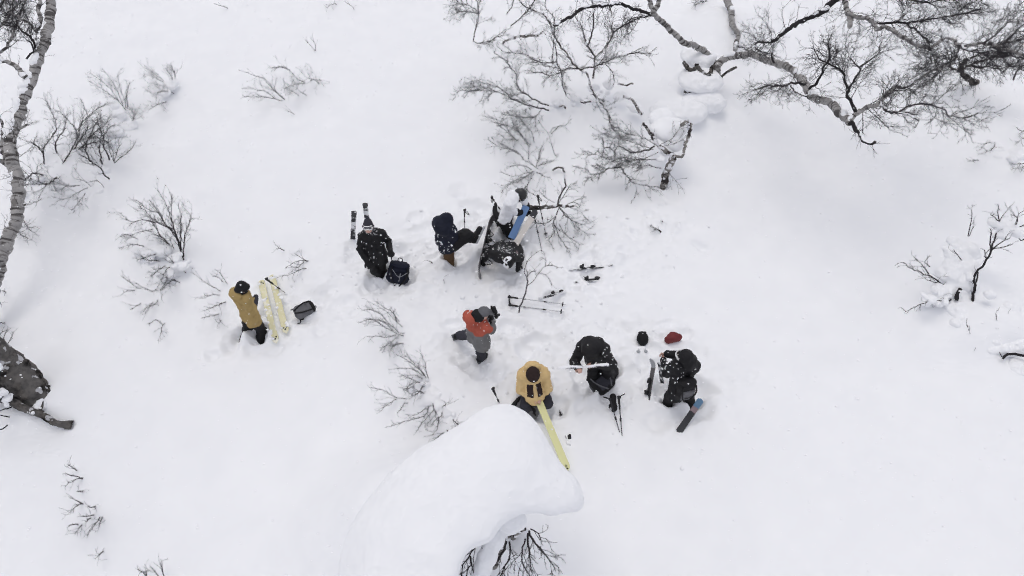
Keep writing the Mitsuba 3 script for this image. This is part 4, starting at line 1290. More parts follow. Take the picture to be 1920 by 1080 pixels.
def snow_ridge(P, r, rng, frac=.6, lift=.75, fat=.95):
    """Snow lying along the upper side of a limb, in broken lengths."""
    ls, i = [], 0
    while i < len(P) - 3:
        n = int(rng.integers(3, 9))
        if rng.random() < frac:
            q = P[i:i + n + 1] + np.array([0, 0, 1.0]) * r[i:i + n + 1, None] * lift
            m = len(q)
            if m >= 3:
                rr = r[i:i + m] * fat * np.sin(np.linspace(.25, math.pi - .25, m)) * rng.uniform(.75, 1.1) + .004
                ls.append((q, rr))
        i += n
    return ls


def plant(name, label, cat, limbs, seed, bark="m_twig", twig="m_twig", level=3, spacing=.14, length=.5, lift=.15, ang=(.45, 1.0), snow=None, plaster=(),
          group=None, ridge=0.0, crook=.012, trunk=0, rmin=.0034, bias=None, thick=.020, lim_name="limb", t0=.15):
    """limbs: (pixels, z0, z1, r0, r1[, twig factor]). The first trunk limbs are called trunk. Twigs are grown from the limbs."""
    rng = np.random.default_rng(seed)
    k = thing(name, label, cat, group)
    tw, rid = [], []
    for i, l in enumerate(limbs):
        pts, z0, z1, r0, r1 = l[:5]
        fac = l[5] if len(l) > 5 else 1.0
        P = smooth_line(rise(pts, z0, z1), .055 if r0 < .05 else .045)
        P = crooked(P, rng, min(crook, r0 * .6))
        r = np.linspace(r0, r1, len(P)) * (1 + .10 * np.sin(np.arange(len(P)) * 1.7 + i) * (r0 > .03))
        V, f, uv = tube(P, r)
        part(k, "trunk" if i < trunk else lim_name, (V, f), bark if r0 > thick else twig, True, uv=uv)
        if fac > 0:
            sprout(P, r, rng, tw, level, spacing / fac, length * (.7 + .3 * fac), ang, lift, t0, rmin, .14, bias)
        if i == 0:
            for u0, u1, fat in plaster:
                a, b = int(u0 * len(P)), int(u1 * len(P))
                q = P[a:b] + np.array([-.62, -.25, .62]) * r[a:b, None] * .62
                w = meshkit.noise(np.stack([np.arange(a, b) * .31, np.zeros(b - a), np.zeros(b - a)], 1), 3)
                rid.append((q, r[a:b] * fat * (.55 + .6 * w) * np.minimum(1, np.sin(np.linspace(.1, math.pi - .1, b - a)) * 2.5)))
        if ridge and r0 > .018:
            rid += snow_ridge(P, r, rng, ridge)
    if tw:
        part(k, "twig_mass", tubes(tw)[0], twig, True, kind="stuff")
    if rid:
        part(k, "snow_ridge", tubes([(crooked(P, rng, .004), r) for P, r in rid])[0], "m_snow", True, kind="stuff")
    if snow:
        part(k, "lodged_snow", lumps([(*at(x, y, z), r) for x, y, z, r in snow], max(.016, min(s[3] for s in snow) * .16), seed, .04), "m_snow", kind="stuff")
    return k, tw


# --- the leaning birch at the left edge
plant("birch_tree", "grey birch with snow plastered trunk leaning along the left edge of the picture", "tree", [
    ([(-45, 640), (0, 497), (20, 440), (35, 385), (36, 340), (23, 308), (20, 272), (30, 230), (42, 195), (55, 155), (75, 100), (90, 50), (97, -5), (110, -70)], .1, 3.6, .115, .085, .25),
    ([(50, 146), (30, 126), (12, 118), (-25, 100)], 2.6, 2.9, .055, .03, .5),
    ([(37, 326), (30, 285), (32, 252), (50, 234)], 1.6, 2.2, .035, .018, .8),
    ([(22, 310), (8, 292), (2, 265), (6, 235), (-10, 210)], 1.5, 2.1, .045, .02, .8),
    ([(26, 312), (5, 303), (-20, 300)], 1.5, 1.8, .06, .035, .6),
    ([(72, 56), (74, 30), (75, 0), (72, -40)], 3.0, 3.6, .045, .03, .5),
    ([(70, 62), (55, 45), (35, 34), (15, 15), (5, -20)], 3.0, 3.6, .028, .012, 1.3),
    ([(66, 92), (60, 75), (45, 60), (30, 52), (5, 45)], 2.9, 3.4, .024, .010, 1.3),
    ([(50, 110), (62, 96), (58, 78), (40, 65), (28, 45)], 2.8, 3.3, .02, .010, 1.2),
    ([(-10, 105), (10, 90), (25, 60), (40, 30), (50, -10)], 2.6, 3.3, .03, .014, 1.3),
    ([(-15, 60), (10, 40), (30, 10), (35, -20)], 2.8, 3.4, .03, .014, 1.3),
    ([(-20, 30), (0, 10), (20, -20)], 3.0, 3.5, .03, .014, 1.3),
], 101, bark="m_birch", thick=.027, spacing=.15, length=.55, ridge=.12, trunk=1, plaster=[(.24, .30, .7), (.36, .40, .6), (.46, .66, 1.05), (.69, .74, .7), (.78, .82, .6)])

# --- the big old trunk at the left, lower edge
rng = np.random.default_rng(5)
k = thing("birch_tree", "thick dark trunk of an old birch leaning out of the left edge", "tree")
P = np.array([at(88, 764, -.15), at(62, 742, .12), at(20, 702, .42), at(-40, 655, .95), at(-150, 560, 2.0), at(-260, 440, 3.6), at(-330, 300, 5.4)])
V, f, uv = tube(smooth_line(P, .03), np.interp(np.linspace(0, 1, len(smooth_line(P, .03))), [0, .04, .10, .35, 1], [.20, .27, .33, .30, .20]), 64)
m = wrinkle(trimesh.Trimesh(V, f, process=False), .05, 9, 3, (1, 1, 1))
part(k, "trunk", (m.vertices, m.faces), "m_oldbark", True, uv=uv)
P = smooth_line(np.array([at(-30, 742, .45), at(10, 748, .36), at(45, 765, .26), at(78, 778, .20), (at(105, 793, .14)), at(136, 797, .05)]), .03)
V, f, uv = tube(P, np.interp(np.linspace(0, 1, len(P)), [0, .55, .85, 1], [.08, .055, .045, .075]), 14)
m = wrinkle(trimesh.Trimesh(V, f, process=False), .03, 14, 4)
part(k, "root_limb", (m.vertices, m.faces), "m_oldbark", True)
part(k, "snag", tubes([(smooth_line(np.array([at(74, 770, .25), at(79, 762, .3), at(81, 752, .36)]), .02), np.linspace(.03, .008, len(smooth_line(np.array([at(74, 770, .25), at(79, 762, .3), at(81, 752, .36)]), .02))))])[0], "m_oldbark")
part(k, "lodged_snow", lumps([(*at(74, 762, .20), .09), (*at(14, 748, .50), .07), (*at(0, 738, .62), .08), (*at(-4, 690, .92), .07), (*at(60, 771, .26), .03)], .010, 6, .045, 16), "m_snow", kind="stuff")
tw = []
for a, b in [((22, 763), (-15, 775)), ((18, 782), (-15, 772)), ((15, 760), (2, 752)), ((14, 797), (-10, 815))]:
    Q = smooth_line(rise([a, b], .25, .5), .06)
    tw.append((crooked(Q, rng, .01), np.linspace(.012, .006, len(Q))))
part(k, "twig_mass", tubes(tw)[0], "m_twig", kind="stuff")

# --- the great birch, upper right
TR = [
    ([(1345, 150), (1342, 122), (1327, 103), (1307, 87), (1280, 79), (1265, 63), (1250, 52), (1236, 35), (1225, 26), (1222, 8), (1210, -25)], .35, 2.6, .085, .055, .12),
    ([(1343, 128), (1350, 115), (1367, 107), (1390, 103), (1413, 102), (1447, 115), (1480, 127), (1497, 143), (1510, 160), (1523, 180), (1545, 190), (1563, 197), (1577, 217), (1593, 230)], .8, 2.6, .085, .070, .22),
    ([(1593, 230), (1601, 236), (1608, 250), (1620, 265), (1632, 269), (1641, 266)], 2.6, 2.8, .040, .022, .35),
    ([(1590, 231), (1598, 218), (1612, 209), (1632, 200), (1650, 192), (1658, 178), (1668, 170), (1697, 160), (1725, 147), (1747, 133), (1790, 117)], 2.6, 3.4, .050, .012, 1.0),
    ([(1650, 193), (1660, 204), (1672, 213), (1690, 214), (1723, 227)], 2.9, 3.2, .024, .010, 1.0),
    ([(1680, 213), (1700, 200), (1723, 193), (1763, 203), (1790, 220), (1815, 220), (1841, 212)], 3.0, 3.4, .018, .007, 1.0),
    ([(1605, 211), (1596, 193), (1587, 180), (1590, 163), (1602, 147), (1610, 127), (1595, 110)], 2.7, 3.5, .034, .010, 1.1),
    ([(1590, 165), (1577, 133), (1562, 125), (1550, 120), (1535, 110), (1527, 92)], 2.9, 3.4, .026, .010, 1.1),
    ([(1610, 128), (1625, 115), (1645, 105), (1650, 85)], 3.2, 3.6, .018, .008, 1.1),
    ([(1517, 167), (1530, 157), (1537, 147), (1547, 125), (1557, 103), (1550, 80)], 2.3, 3.2, .030, .010, 1.1),
    ([(1510, 158), (1487, 156), (1470, 162), (1450, 160), (1430, 163), (1413, 170)], 2.2, 2.6, .026, .008, 1.0),
    ([(1482, 160), (1490, 172), (1510, 180), (1525, 192)], 2.2, 2.3, .014, .006, .8),
    ([(1452, 118), (1448, 100), (1446, 83), (1430, 78), (1417, 82), (1418, 92), (1440, 100)], 2.0, 2.6, .024, .009, 1.1),
    ([(1447, 78), (1470, 62), (1497, 43), (1520, 33), (1547, 22), (1557, 6), (1590, -15)], 2.4, 3.0, .035, .075, .55),
    ([(1580, -20), (1586, 12), (1592, 27), (1612, 34), (1633, 37), (1643, 55), (1655, 52), (1665, 53), (1697, 75), (1720, 82), (1740, 90), (1757, 82), (1773, 71), (1787, 76), (1800, 87), (1825, 84), (1847, 80), (1900, 97), (1960, 110)], 2.8, 3.6, .055, .022, .75),
    ([(1592, 27), (1593, 40), (1593, 50)], 2.85, 2.8, .06, .05, 0),
    ([(1640, 42), (1670, 42), (1697, 44), (1723, 60), (1735, 70), (1747, 80)], 3.0, 3.4, .026, .012, 1.0),
    ([(1673, 43), (1690, 34), (1697, 22), (1700, 0), (1702, -30)], 3.0, 3.5, .026, .014, 1.0),
    ([(1697, 44), (1730, 38), (1773, 32), (1800, 28), (1833, 18)], 3.1, 3.6, .020, .008, 1.1),
    ([(1795, 85), (1827, 97), (1865, 98), (1905, 100)], 3.3, 3.6, .022, .010, 1.2),
    ([(1800, 88), (1790, 110), (1770, 125), (1745, 150)], 3.3, 3.3, .014, .006, 1.2),
    ([(1845, 80), (1865, 65), (1885, 50), (1905, 30)], 3.4, 3.8, .018, .008, 1.2),
    ([(1700, 0), (1740, 5), (1790, -5), (1840, 0)], 3.4, 3.7, .016, .008, 1.2),
    ([(1360, -10), (1370, 20), (1375, 50), (1384, 63), (1380, 82), (1377, 95)], .9, .45, .10, .055, .05),
    ([(1384, 86), (1395, 90), (1408, 96)], .5, .5, .03, .02, .2),
    ([(1225, 26), (1233, 10), (1235, -15)], 2.5, 2.8, .06, .05, .2),
    ([(1222, 28), (1190, 16), (1165, 7), (1135, 10), (1108, 12), (1090, 16), (1080, 25), (1060, 38), (1040, 48)], 2.4, 2.9, .036, .030, .45),
    ([(1220, 30), (1195, 35), (1165, 50), (1150, 62)], 2.4, 2.7, .018, .007, .9),
]
plant("birch_tree", "great spreading grey birch at upper right, its crooked limb reaching down to a hooked tip", "tree", TR, 202, bark="m_birch", thick=.041, spacing=.125, length=.62, ridge=.16, trunk=2, lift=.05, ang=(.5, 1.1), t0=.12)

# snow pillows stacked on the stump below it
k = thing("tree_stump", "bark stump under stacked snow pillows, below the fork of the great birch", "stump")


def pillow(px, py, z, rx, ry, rz):
    c = at(px, py, z)
    f = Field(c - max(rx, ry) * 1.4, c + max(rx, ry) * 1.4, .028)
    f.ellipsoid(c, (rx, ry, rz))
    f.ellipsoid(c + (rx * .25, -ry * .2, rz * .3), (rx * .7, ry * .7, rz * .8), None, .15)
    return wrinkle(f.mesh(), .06, 3.2, int(px) % 50)


part(k, "snow_pillow", pillow(1312, 150, .58, .55, .5, .18), "m_snow")
part(k, "snow_pillow", pillow(1308, 107, .70, .42, .5, .16), "m_snow")
part(k, "snow_pillow", pillow(1272, 210, .30, .70, .5, .2), "m_snow")
part(k, "snow_pillow", pillow(1318, 192, .26, .55, .4, .2), "m_snow")
for pts, z, r in [([(1282, 117), (1290, 128), (1300, 131), (1308, 125)], .78, .05), ([(1305, 122), (1318, 138), (1330, 140), (1335, 128), (1345, 118)], .8, .055), ([(1283, 172), (1300, 177), (1318, 176), (1343, 178)], .36, .032), ([(1349, 147), (1362, 136), (1380, 126)], .6, .03)]:
    P = smooth_line(rise(pts, z, z), .035)
    V, f, uv = tube(P, .8 * r * (1 + .3 * np.sin(np.arange(len(P)) * 2.1)), 10)
    m = wrinkle(trimesh.Trimesh(V, f, process=False), .035, 14, 3)
    part(k, "bark", (m.vertices, m.faces), "m_oldbark", True)

# --- dark twiggy birch behind, far upper right
plant("birch_tree", "dense dark birch crown at the far upper right edge above a snowy root", "tree", [
    ([(1831, 156), (1818, 151), (1808, 142), (1800, 128), (1812, 112)], .15, 1.1, .075, .05, .4),
    ([(1808, 140), (1790, 130), (1770, 120)], .5, 1.2, .03, .012, 1.4),
    ([(1806, 130), (1830, 118), (1860, 108), (1890, 95)], .7, 1.8, .03, .012, 1.4),
    ([(1812, 125), (1845, 125), (1875, 128), (1900, 120)], .7, 1.7, .026, .010, 1.4),
    ([(1812, 112), (1850, 95), (1890, 80), (1925, 72)], 1.1, 2.1, .026, .010, 1.4),
    ([(1860, 108), (1895, 105), (1930, 110)], 1.5, 2.0, .02, .010, 1.4),
    ([(1880, 85), (1905, 60), (1930, 40)], 1.8, 2.4, .02, .010, 1.4),
    ([(1900, 150), (1910, 130), (1925, 120)], .9, 1.4, .02, .010, 1.2),
    ([(1880, 135), (1895, 125), (1930, 122)], 1.0, 1.6, .016, .008, 1.2),
], 203, spacing=.15, length=.5, trunk=1, bark="m_oldbark", lift=.12)

# --- the birch in the upper middle
TC = [
    ([(1112, 147), (1115, 128), (1114, 108), (1106, 92), (1100, 80), (1092, 55), (1080, 30)], .9, 2.0, .028, .010, .9),
    ([(1114, 108), (1128, 97), (1140, 82), (1147, 68), (1149, 55), (1149, 35), (1143, 15), (1136, -10)], 1.2, 2.3, .022, .010, .9),
    ([(1101, 85), (1108, 72), (1111, 60), (1114, 32), (1112, -5)], 1.5, 2.3, .020, .009, .9),
    ([(1149, 60), (1165, 50), (1185, 35), (1215, 28)], 1.8, 2.3, .012, .006, .9),
    ([(1106, 160), (1100, 142), (1090, 133), (1075, 117), (1062, 100), (1050, 82), (1045, 76), (1035, 52), (1025, 36), (1013, 25), (990, 15), (965, -5)], .6, 2.4, .027, .013, .8),
    ([(1107, 162), (1115, 180), (1128, 195), (1138, 210), (1143, 222), (1146, 238), (1157, 250), (1168, 262)], .6, .8, .022, .012, .9),
    ([(1040, 78), (1043, 98), (1045, 120), (1053, 137), (1055, 160), (1062, 180)], 1.6, .5, .014, .013, .8),
    ([(1088, 131), (1100, 127), (1115, 124), (1135, 117), (1155, 108), (1177, 102), (1200, 99), (1221, 101)], 1.0, 1.5, .018, .008, 1.0),
    ([(1085, 128), (1070, 128), (1055, 131), (1047, 138), (1035, 141), (1012, 136), (990, 132)], 1.0, 1.3, .015, .007, 1.0),
    ([(1045, 116), (1027, 118), (1010, 116), (995, 108), (980, 100), (960, 98), (940, 95)], 1.2, 1.6, .014, .006, 1.0),
    ([(1029, 207), (1015, 204), (997, 199), (978, 193), (960, 185), (948, 175), (935, 165), (915, 158), (893, 150)], .5, 1.3, .017, .007, 1.0),
    ([(1029, 198), (1015, 191), (1002, 185), (980, 172), (970, 160), (968, 142), (958, 128), (950, 115), (938, 107), (927, 100)], .5, 1.5, .016, .006, 1.0),
    ([(1015, 206), (1008, 216), (998, 220), (977, 220), (945, 215)], .5, .9, .012, .006, 1.0),
    ([(948, 178), (930, 172), (905, 170), (862, 170)], 1.0, 1.5, .010, .005, 1.1),
    ([(887, 77), (889, 62), (894, 50), (897, 28), (894, 0), (890, -20)], 1.3, 2.2, .014, .008, 1.0),
    ([(887, 77), (898, 81), (915, 78), (930, 70), (942, 66)], 1.3, 1.6, .012, .007, 1.1),
    ([(897, 26), (885, 24), (865, 22), (845, 30)], 1.9, 2.2, .012, .006, 1.1),
    ([(897, 22), (880, 12), (860, 5), (848, -10)], 1.9, 2.4, .010, .006, 1.1),
    ([(958, 48), (975, 35), (990, 20), (1000, 5), (1012, -15)], 1.5, 2.2, .014, .008, .9),
    ([(950, 27), (960, 12), (965, -5)], 1.9, 2.3, .012, .008, .8),
    ([(1035, 120), (1040, 45), (1037, 30), (1022, 10), (1030, -15)], 1.9, 2.5, .012, .007, .6),
    ([(1037, 48), (1062, 35), (1080, 24)], 2.0, 2.4, .018, .014, .5),
    ([(1135, 119), (1144, 130), (1150, 140), (1152, 152)], 1.0, .6, .012, .010, .9),
    ([(1100, 105), (1120, 112), (1138, 112)], 1.2, 1.4, .010, .006, 1.0),
    ([(1169, 181), (1181, 186), (1191, 196), (1203, 215)], .55, .45, .034, .030, .1),
    ([(960, 70), (978, 69), (995, 67), (1017, 63)], .5, .55, .035, .03, .8),
    ([(943, 82), (950, 76), (960, 70)], .5, .5, .03, .02, .3),
    ([(1158, 158), (1170, 159), (1187, 157)], .35, .35, .025, .02, .2),
    ([(1087, 190), (1094, 193), (1108, 190)], .35, .35, .016, .014, .2),
    ([(1049, 200), (1055, 199), (1060, 203)], .35, .35, .025, .022, .0),
]
plant("birch_tree", "fine twigged bare birch in the upper middle, its dark branches rising out of deep snow", "tree", TC, 303, spacing=.115, length=.42, lift=.03, ang=(.4, .95), bark="m_mottled", snow=[(1115, 165, .5, .13), (1080, 184, .3, .13), (1140, 162, .35, .13), (1045, 192, .3, .14), (1165, 180, .3, .14), (1190, 205, .25, .12)])

# --- the broken trunk carrying snow
BT = [
    ([(1243, 358), (1247, 335), (1254, 312), (1264, 292)], -.05, .75, .085, .075, .0),
    ([(1262, 294), (1248, 282), (1232, 272), (1222, 250), (1212, 238), (1206, 230)], .75, 1.2, .055, .028, .15),
    ([(1264, 292), (1278, 292), (1284, 280), (1290, 262), (1292, 248), (1297, 236), (1288, 232), (1277, 235)], .75, 1.3, .03, .04, .2),
    ([(1227, 274), (1210, 283), (1191, 286), (1175, 282), (1160, 275), (1152, 286)], .9, 1.1, .018, .010, 1.0),
    ([(1129, 257), (1131, 270), (1132, 278), (1142, 277), (1150, 284), (1152, 287)], .9, .9, .012, .010, 1.0),
    ([(1150, 314), (1165, 314), (1170, 326), (1178, 334), (1181, 341), (1176, 346)], .4, .5, .013, .010, .9),
    ([(1165, 314), (1142, 316), (1125, 324), (1110, 328), (1098, 318), (1083, 315)], .4, .5, .009, .005, 1.0),
    ([(1181, 340), (1200, 347), (1230, 351), (1240, 350)], .4, .3, .008, .006, .8),
    ([(1240, 316), (1220, 312), (1201, 309), (1185, 305), (1175, 301)], .55, .5, .011, .006, 1.0),
    ([(1244, 300), (1205, 298), (1160, 302), (1139, 298), (1115, 290), (1092, 289)], .7, .8, .011, .005, 1.0),
    ([(1229, 272), (1205, 258), (1175, 250), (1150, 245), (1130, 250)], .95, 1.2, .010, .005, 1.1),
    ([(1240, 270), (1260, 260), (1270, 248), (1277, 236)], .9, 1.2, .008, .006, .6),
    ([(1242, 275), (1262, 270), (1280, 262), (1290, 252)], .9, 1.1, .006, .005, .6),
    ([(1235, 285), (1200, 300), (1170, 295), (1145, 305), (1120, 310)], .8, .7, .009, .005, 1.0),
    ([(1250, 320), (1262, 332), (1276, 350)], .4, .35, .006, .005, .5),
    ([(1225, 280), (1195, 270), (1165, 262), (1140, 255)], .9, 1.0, .010, .005, 1.2),
]
plant("birch_tree", "broken snow capped birch trunk with a fan of bare branches on its left", "tree", BT, 304, bark="m_mottled", spacing=.11, length=.36, lift=.03, trunk=1,
      snow=[(1240, 298, .72, .08)])
for a in [(1252, 243, .95, .40, .36, .16), (1262, 268, .82, .22, .26, .13), (1240, 222, .92, .30, .28, .14), (1250, 285, .72, .14, .14, .08)]:
    c = at(*a[:3])
    f = Field(c - .7, c + .7, .022)
    f.ellipsoid(c, a[3:], None)
    f.ellipsoid(c + (a[3] * .3, a[4] * .2, .03), (a[3] * .7, a[4] * .7, a[5]), None, .1)
    part("birch_tree_005", "snow_pillow", wrinkle(f.mesh(), .04, 3.5, int(a[0])), "m_snow")

# --- the small dark tree bent flat beside the poles
k, _ = plant("small_tree", "small dark tree bent flat over the snow, right of the black helmet", "tree", [
    ([(990, 389), (1010, 390), (1032, 387), (1050, 386), (1065, 387), (1076, 386)], .42, .50, .052, .022, .25),
    ([(1046, 382), (1052, 362), (1059, 347), (1059, 335)], .5, .75, .016, .014, .5),
    ([(1046, 383), (1058, 366), (1064, 352), (1070, 345)], .5, .7, .009, .005, .9),
    ([(1048, 390), (1043, 405), (1040, 420), (1046, 440), (1056, 455), (1062, 465)], .45, .15, .012, .006, .9),
    ([(1048, 388), (1058, 402), (1072, 414), (1090, 420), (1107, 417)], .45, .3, .011, .005, 1.0),
    ([(1050, 390), (1065, 405), (1080, 425), (1102, 440)], .45, .2, .010, .005, 1.0),
    ([(1042, 405), (1030, 415), (1015, 420), (1000, 418)], .35, .2, .010, .005, .9),
    ([(1060, 386), (1075, 378), (1088, 372), (1095, 366)], .5, .6, .010, .005, .9),
    ([(1048, 420), (1060, 440), (1075, 450), (1086, 458)], .3, .12, .008, .005, .9),
    ([(1040, 380), (1025, 372), (1012, 360)], .5, .65, .008, .005, .9),
    ([(1034, 418), (1040, 435), (1030, 448), (1035, 460)], .25, .1, .008, .005, .8),
    ([(1066, 388), (1085, 395), (1098, 408)], .48, .4, .008, .005, .9),
], 305, bark="m_oldbark", spacing=.12, length=.30, lift=.02, trunk=1, snow=[(1024, 388, .50, .030), (1040, 385, .52, .028), (1057, 386, .53, .024), (1068, 385, .53, .022), (1030, 384, .5, .02)])

# --- the thin sapling
plant("sapling", "thin pale sapling standing between the crouched person in black and the two silver poles", "tree", [
    ([(973, 586), (978, 570), (984, 555), (988, 540), (988, 520)], .0, .85, .016, .012, .0),
    ([(988, 520), (983, 512), (985, 500), (990, 487), (1002, 476), (1012, 470)], .85, 1.25, .009, .005, .8),
    ([(988, 520), (993, 513), (997, 509), (1006, 508)], .85, 1.0, .009, .006, .5),
    ([(988, 536), (1000, 527), (1010, 513), (1022, 500), (1034, 499), (1048, 502)], .7, 1.15, .009, .005, .7),
    ([(1010, 513), (1022, 515), (1030, 525), (1034, 536)], .9, .9, .007, .005, .6),
    ([(1022, 500), (1024, 490), (1019, 485), (1012, 489)], 1.1, 1.2, .006, .004, .6),
    ([(988, 520), (990, 512), (986, 505)], .85, 1.0, .008, .006, .4),
], 306, twig="m_twig_pale", bark="m_twig", spacing=.16, length=.22, lift=.03, crook=.008, rmin=.0035)


# --- shrubs
def shrub(label, stems, seed, z=1.0, twig="m_twig", spacing=.12, length=.36, snow=None, lift=.03, group=None, rmin=.0024, r=.0085, ang=(.3, .75), fac=1.0, name="shrub", level=3, bias=None):
    """stems: pixel lines from the root outwards; z the height of the tips."""
    limbs = []
    spacing *= 1.45
    for s in stems:
        r0 = r
        zz = z
        if isinstance(s[-1], (int, float)):
            zz, s = s[-1], s[:-1]
        z0 = float(terrain(*at(*s[0])[:2])) - .03
        limbs.append((list(s), z0, z0 + zz, r0, .0042, fac))
    return plant(name, label, "shrub", limbs, seed, bark=twig, twig=twig, level=level, spacing=spacing, length=length, lift=lift, ang=ang, snow=snow, group=group, rmin=rmin, crook=.010, lim_name="stem", bias=bias)


shrub("dense dark shrub beside the leaning birch, largest of the left hand shrubs", [
    [(100, 338), (118, 305), (135, 280), (147, 255), (155, 230), (175, 210), (203, 194)], [(88, 325), (83, 300), (82, 280), (92, 260), (105, 240), (97, 212), (82, 180)],
    [(205, 336), (190, 318), (170, 300), (150, 290)], [(192, 308), (186, 280), (190, 250), (182, 222)], [(150, 270), (140, 240), (120, 215), (100, 200)], [(150, 270), (175, 250), (195, 235), (210, 215)],
    [(125, 300), (150, 262), (165, 240), (160, 205), (150, 185)], [(90, 335), (70, 325), (55, 330), (40, 345)], [(110, 330), (90, 345), (60, 345)], [(85, 290), (65, 270), (50, 265)], [(205, 300), (195, 270), (200, 245), (215, 235)], [(140, 285), (165, 270), (185, 265)], [(110, 300), (105, 270), (120, 245), (125, 215)], [(175, 310), (160, 280), (170, 250), (190, 215)]],
    401, z=1.0, spacing=.10, length=.42, r=.016, snow=[(185, 320, .45, .16), (160, 330, .4, .2), (120, 335, .4, .2), (70, 330, .4, .16), (205, 270, .5, .13), (215, 250, .5, .15), (100, 310, .5, .10)])
shrub("twiggy shrub behind the dense dark shrub, upper part of the left hand thicket", [
    [(240, 212), (230, 198), (220, 186), (205, 165), (185, 148), (170, 138)], [(246, 235), (250, 218), (246, 205), (238, 195)], [(236, 205), (235, 190), (225, 165), (220, 140)], [(240, 205), (238, 180), (243, 155)], [(225, 190), (210, 180), (190, 165), (165, 152)], [(232, 200), (220, 170), (205, 145), (195, 132)], [(245, 232), (253, 215), (262, 200)]],
    402, z=.9, snow=[(225, 215, .35, .16), (240, 240, .4, .15), (215, 200, .3, .1)])
shrub("pale shrub with a snow clump, topmost at the right end of the left hand thicket", [
    [(327, 176), (315, 171), (300, 172), (285, 176), (275, 170)], [(312, 152), (298, 145), (285, 135), (270, 127)], [(318, 160), (300, 150), (285, 140), (268, 145)], [(325, 160), (322, 145), (312, 132)], [(312, 190), (298, 195), (280, 205)], [(320, 165), (300, 160), (278, 155)], [(327, 150), (328, 140), (320, 130)]],
    403, z=.7, twig="m_twig_pale", snow=[(318, 160, .35, .17), (310, 175, .3, .13)])
shrub("small shoots at the lower right of the dense dark shrub", [[(215, 306), (225, 295), (240, 285), (255, 266)], [(214, 304), (212, 290), (208, 275), (195, 262)], [(214, 304), (220, 280), (222, 262)], [(214, 305), (205, 280), (203, 260)]], 404, z=.7, level=2)
shrub("low shoots under snow at the foot of the dense dark shrub", [
    [(195, 352), (185, 340), (170, 340)], [(165, 352), (150, 358), (130, 370), (105, 378)], [(150, 348), (125, 350), (105, 358)], [(160, 362), (148, 378), (135, 395)], [(80, 372), (65, 380), (45, 385)], [(140, 350), (115, 345), (100, 340)], [(170, 350), (160, 340), (140, 335)], [(60, 345), (40, 350), (25, 360)]],
    405, z=.4, twig="m_twig_pale", snow=[(175, 362, .25, .16), (120, 368, .2, .16), (90, 370, .2, .15), (60, 365, .2, .15)])
plant("log", "short snowy dark log end at the foot of the left hand thicket", "log", [([(76, 372), (72, 376), (60, 382), (45, 388)], .14, .12, .035, .05, 0)], 4051, bark="m_oldbark", trunk=1)
shrub("faint shoots below the leaning birch trunk", [[(40, 408), (30, 420), (25, 440)], [(42, 410), (55, 430), (70, 440)], [(40, 412), (35, 435), (60, 450)]], 406, z=.4, twig="m_twig_pale", level=2)

shrub("tall fan shaped shrub to the left of the person in mustard", [
    [(345, 488), (340, 470), (333, 450), (325, 425), (318, 399), (310, 378), (295, 355)], [(344, 482), (344, 462), (345, 445), (352, 428), (357, 408), (352, 398), (345, 390)], [(342, 480), (330, 440), (322, 410), (322, 375), (318, 360)], [(335, 455), (318, 430), (300, 405), (275, 390), (255, 375)], [(330, 440), (310, 420), (295, 395), (280, 375)], [(340, 470), (338, 435), (338, 405), (335, 385)], [(328, 430), (300, 420), (270, 412), (245, 415), (222, 398)], [(320, 460), (300, 440), (285, 410), (262, 385)]],
    411, z=1.25, spacing=.12, r=.013)
shrub("tangled snowy shrub at the foot of the tall fan shaped shrub", [
    [(351, 513), (340, 505), (325, 494), (315, 480), (308, 474)], [(327, 468), (322, 455), (318, 445)], [(320, 462), (305, 450), (293, 446)], [(318, 460), (305, 448), (298, 440)], [(275, 462), (262, 460), (245, 458), (225, 465)], [(310, 498), (300, 505), (290, 512), (280, 520)], [(325, 497), (310, 510), (300, 530), (295, 540)], [(320, 510), (310, 530), (300, 545)], [(330, 525), (318, 530), (305, 540)], [(338, 530), (325, 524), (315, 530)], [(300, 490), (280, 488), (265, 480)], [(320, 480), (300, 475), (270, 485), (255, 490)], [(260, 450), (240, 440), (222, 445)], [(290, 430), (270, 432), (250, 440), (230, 455)]],
    412, z=.55, spacing=.13, length=.3, snow=[(305, 470, .3, .17), (290, 455, .3, .14), (325, 485, .35, .12), (280, 475, .25, .14), (315, 515, .2, .12), (340, 500, .25, .12)])
shrub("lower left scrub of snow bent shoots beyond the tall fan shaped shrub", [
    [(263, 542), (250, 535), (238, 525), (228, 518)], [(255, 545), (240, 545), (225, 555)], [(298, 560), (290, 570), (275, 575), (268, 588)], [(265, 568), (255, 575), (243, 580)], [(288, 565), (280, 575), (272, 586)], [(310, 605), (304, 615), (300, 632)], [(305, 608), (292, 600), (280, 608)], [(290, 548), (270, 540), (255, 530)]],
    413, z=.35, twig="m_twig_pale", spacing=.15, length=.26, level=2)
shrub("pale arching shoots directly behind the person in mustard", [
    [(416, 547), (400, 538), (385, 530), (372, 520), (360, 510)], [(415, 553), (400, 552), (385, 558), (375, 560)], [(418, 568), (400, 575), (385, 582)], [(428, 535), (420, 522), (412, 510), (402, 505)], [(412, 588), (395, 592), (378, 596)], [(420, 530), (410, 520), (398, 518)], [(425, 565), (412, 570), (395, 578)], [(415, 600), (409, 608)]],
    414, z=.5, twig="m_twig_pale", spacing=.16, length=.25, level=2)
shrub("few bare shoots behind the pale yellow skis", [
    [(581, 491), (570, 486), (560, 480), (550, 474)], [(579, 503), (565, 505), (550, 512), (535, 517), (520, 520)], [(580, 490), (562, 488), (548, 495), (535, 502)], [(535, 470), (525, 465), (515, 458)], [(570, 488), (560, 500), (545, 500)]],
    415, z=.4, spacing=.18, length=.24, level=2)

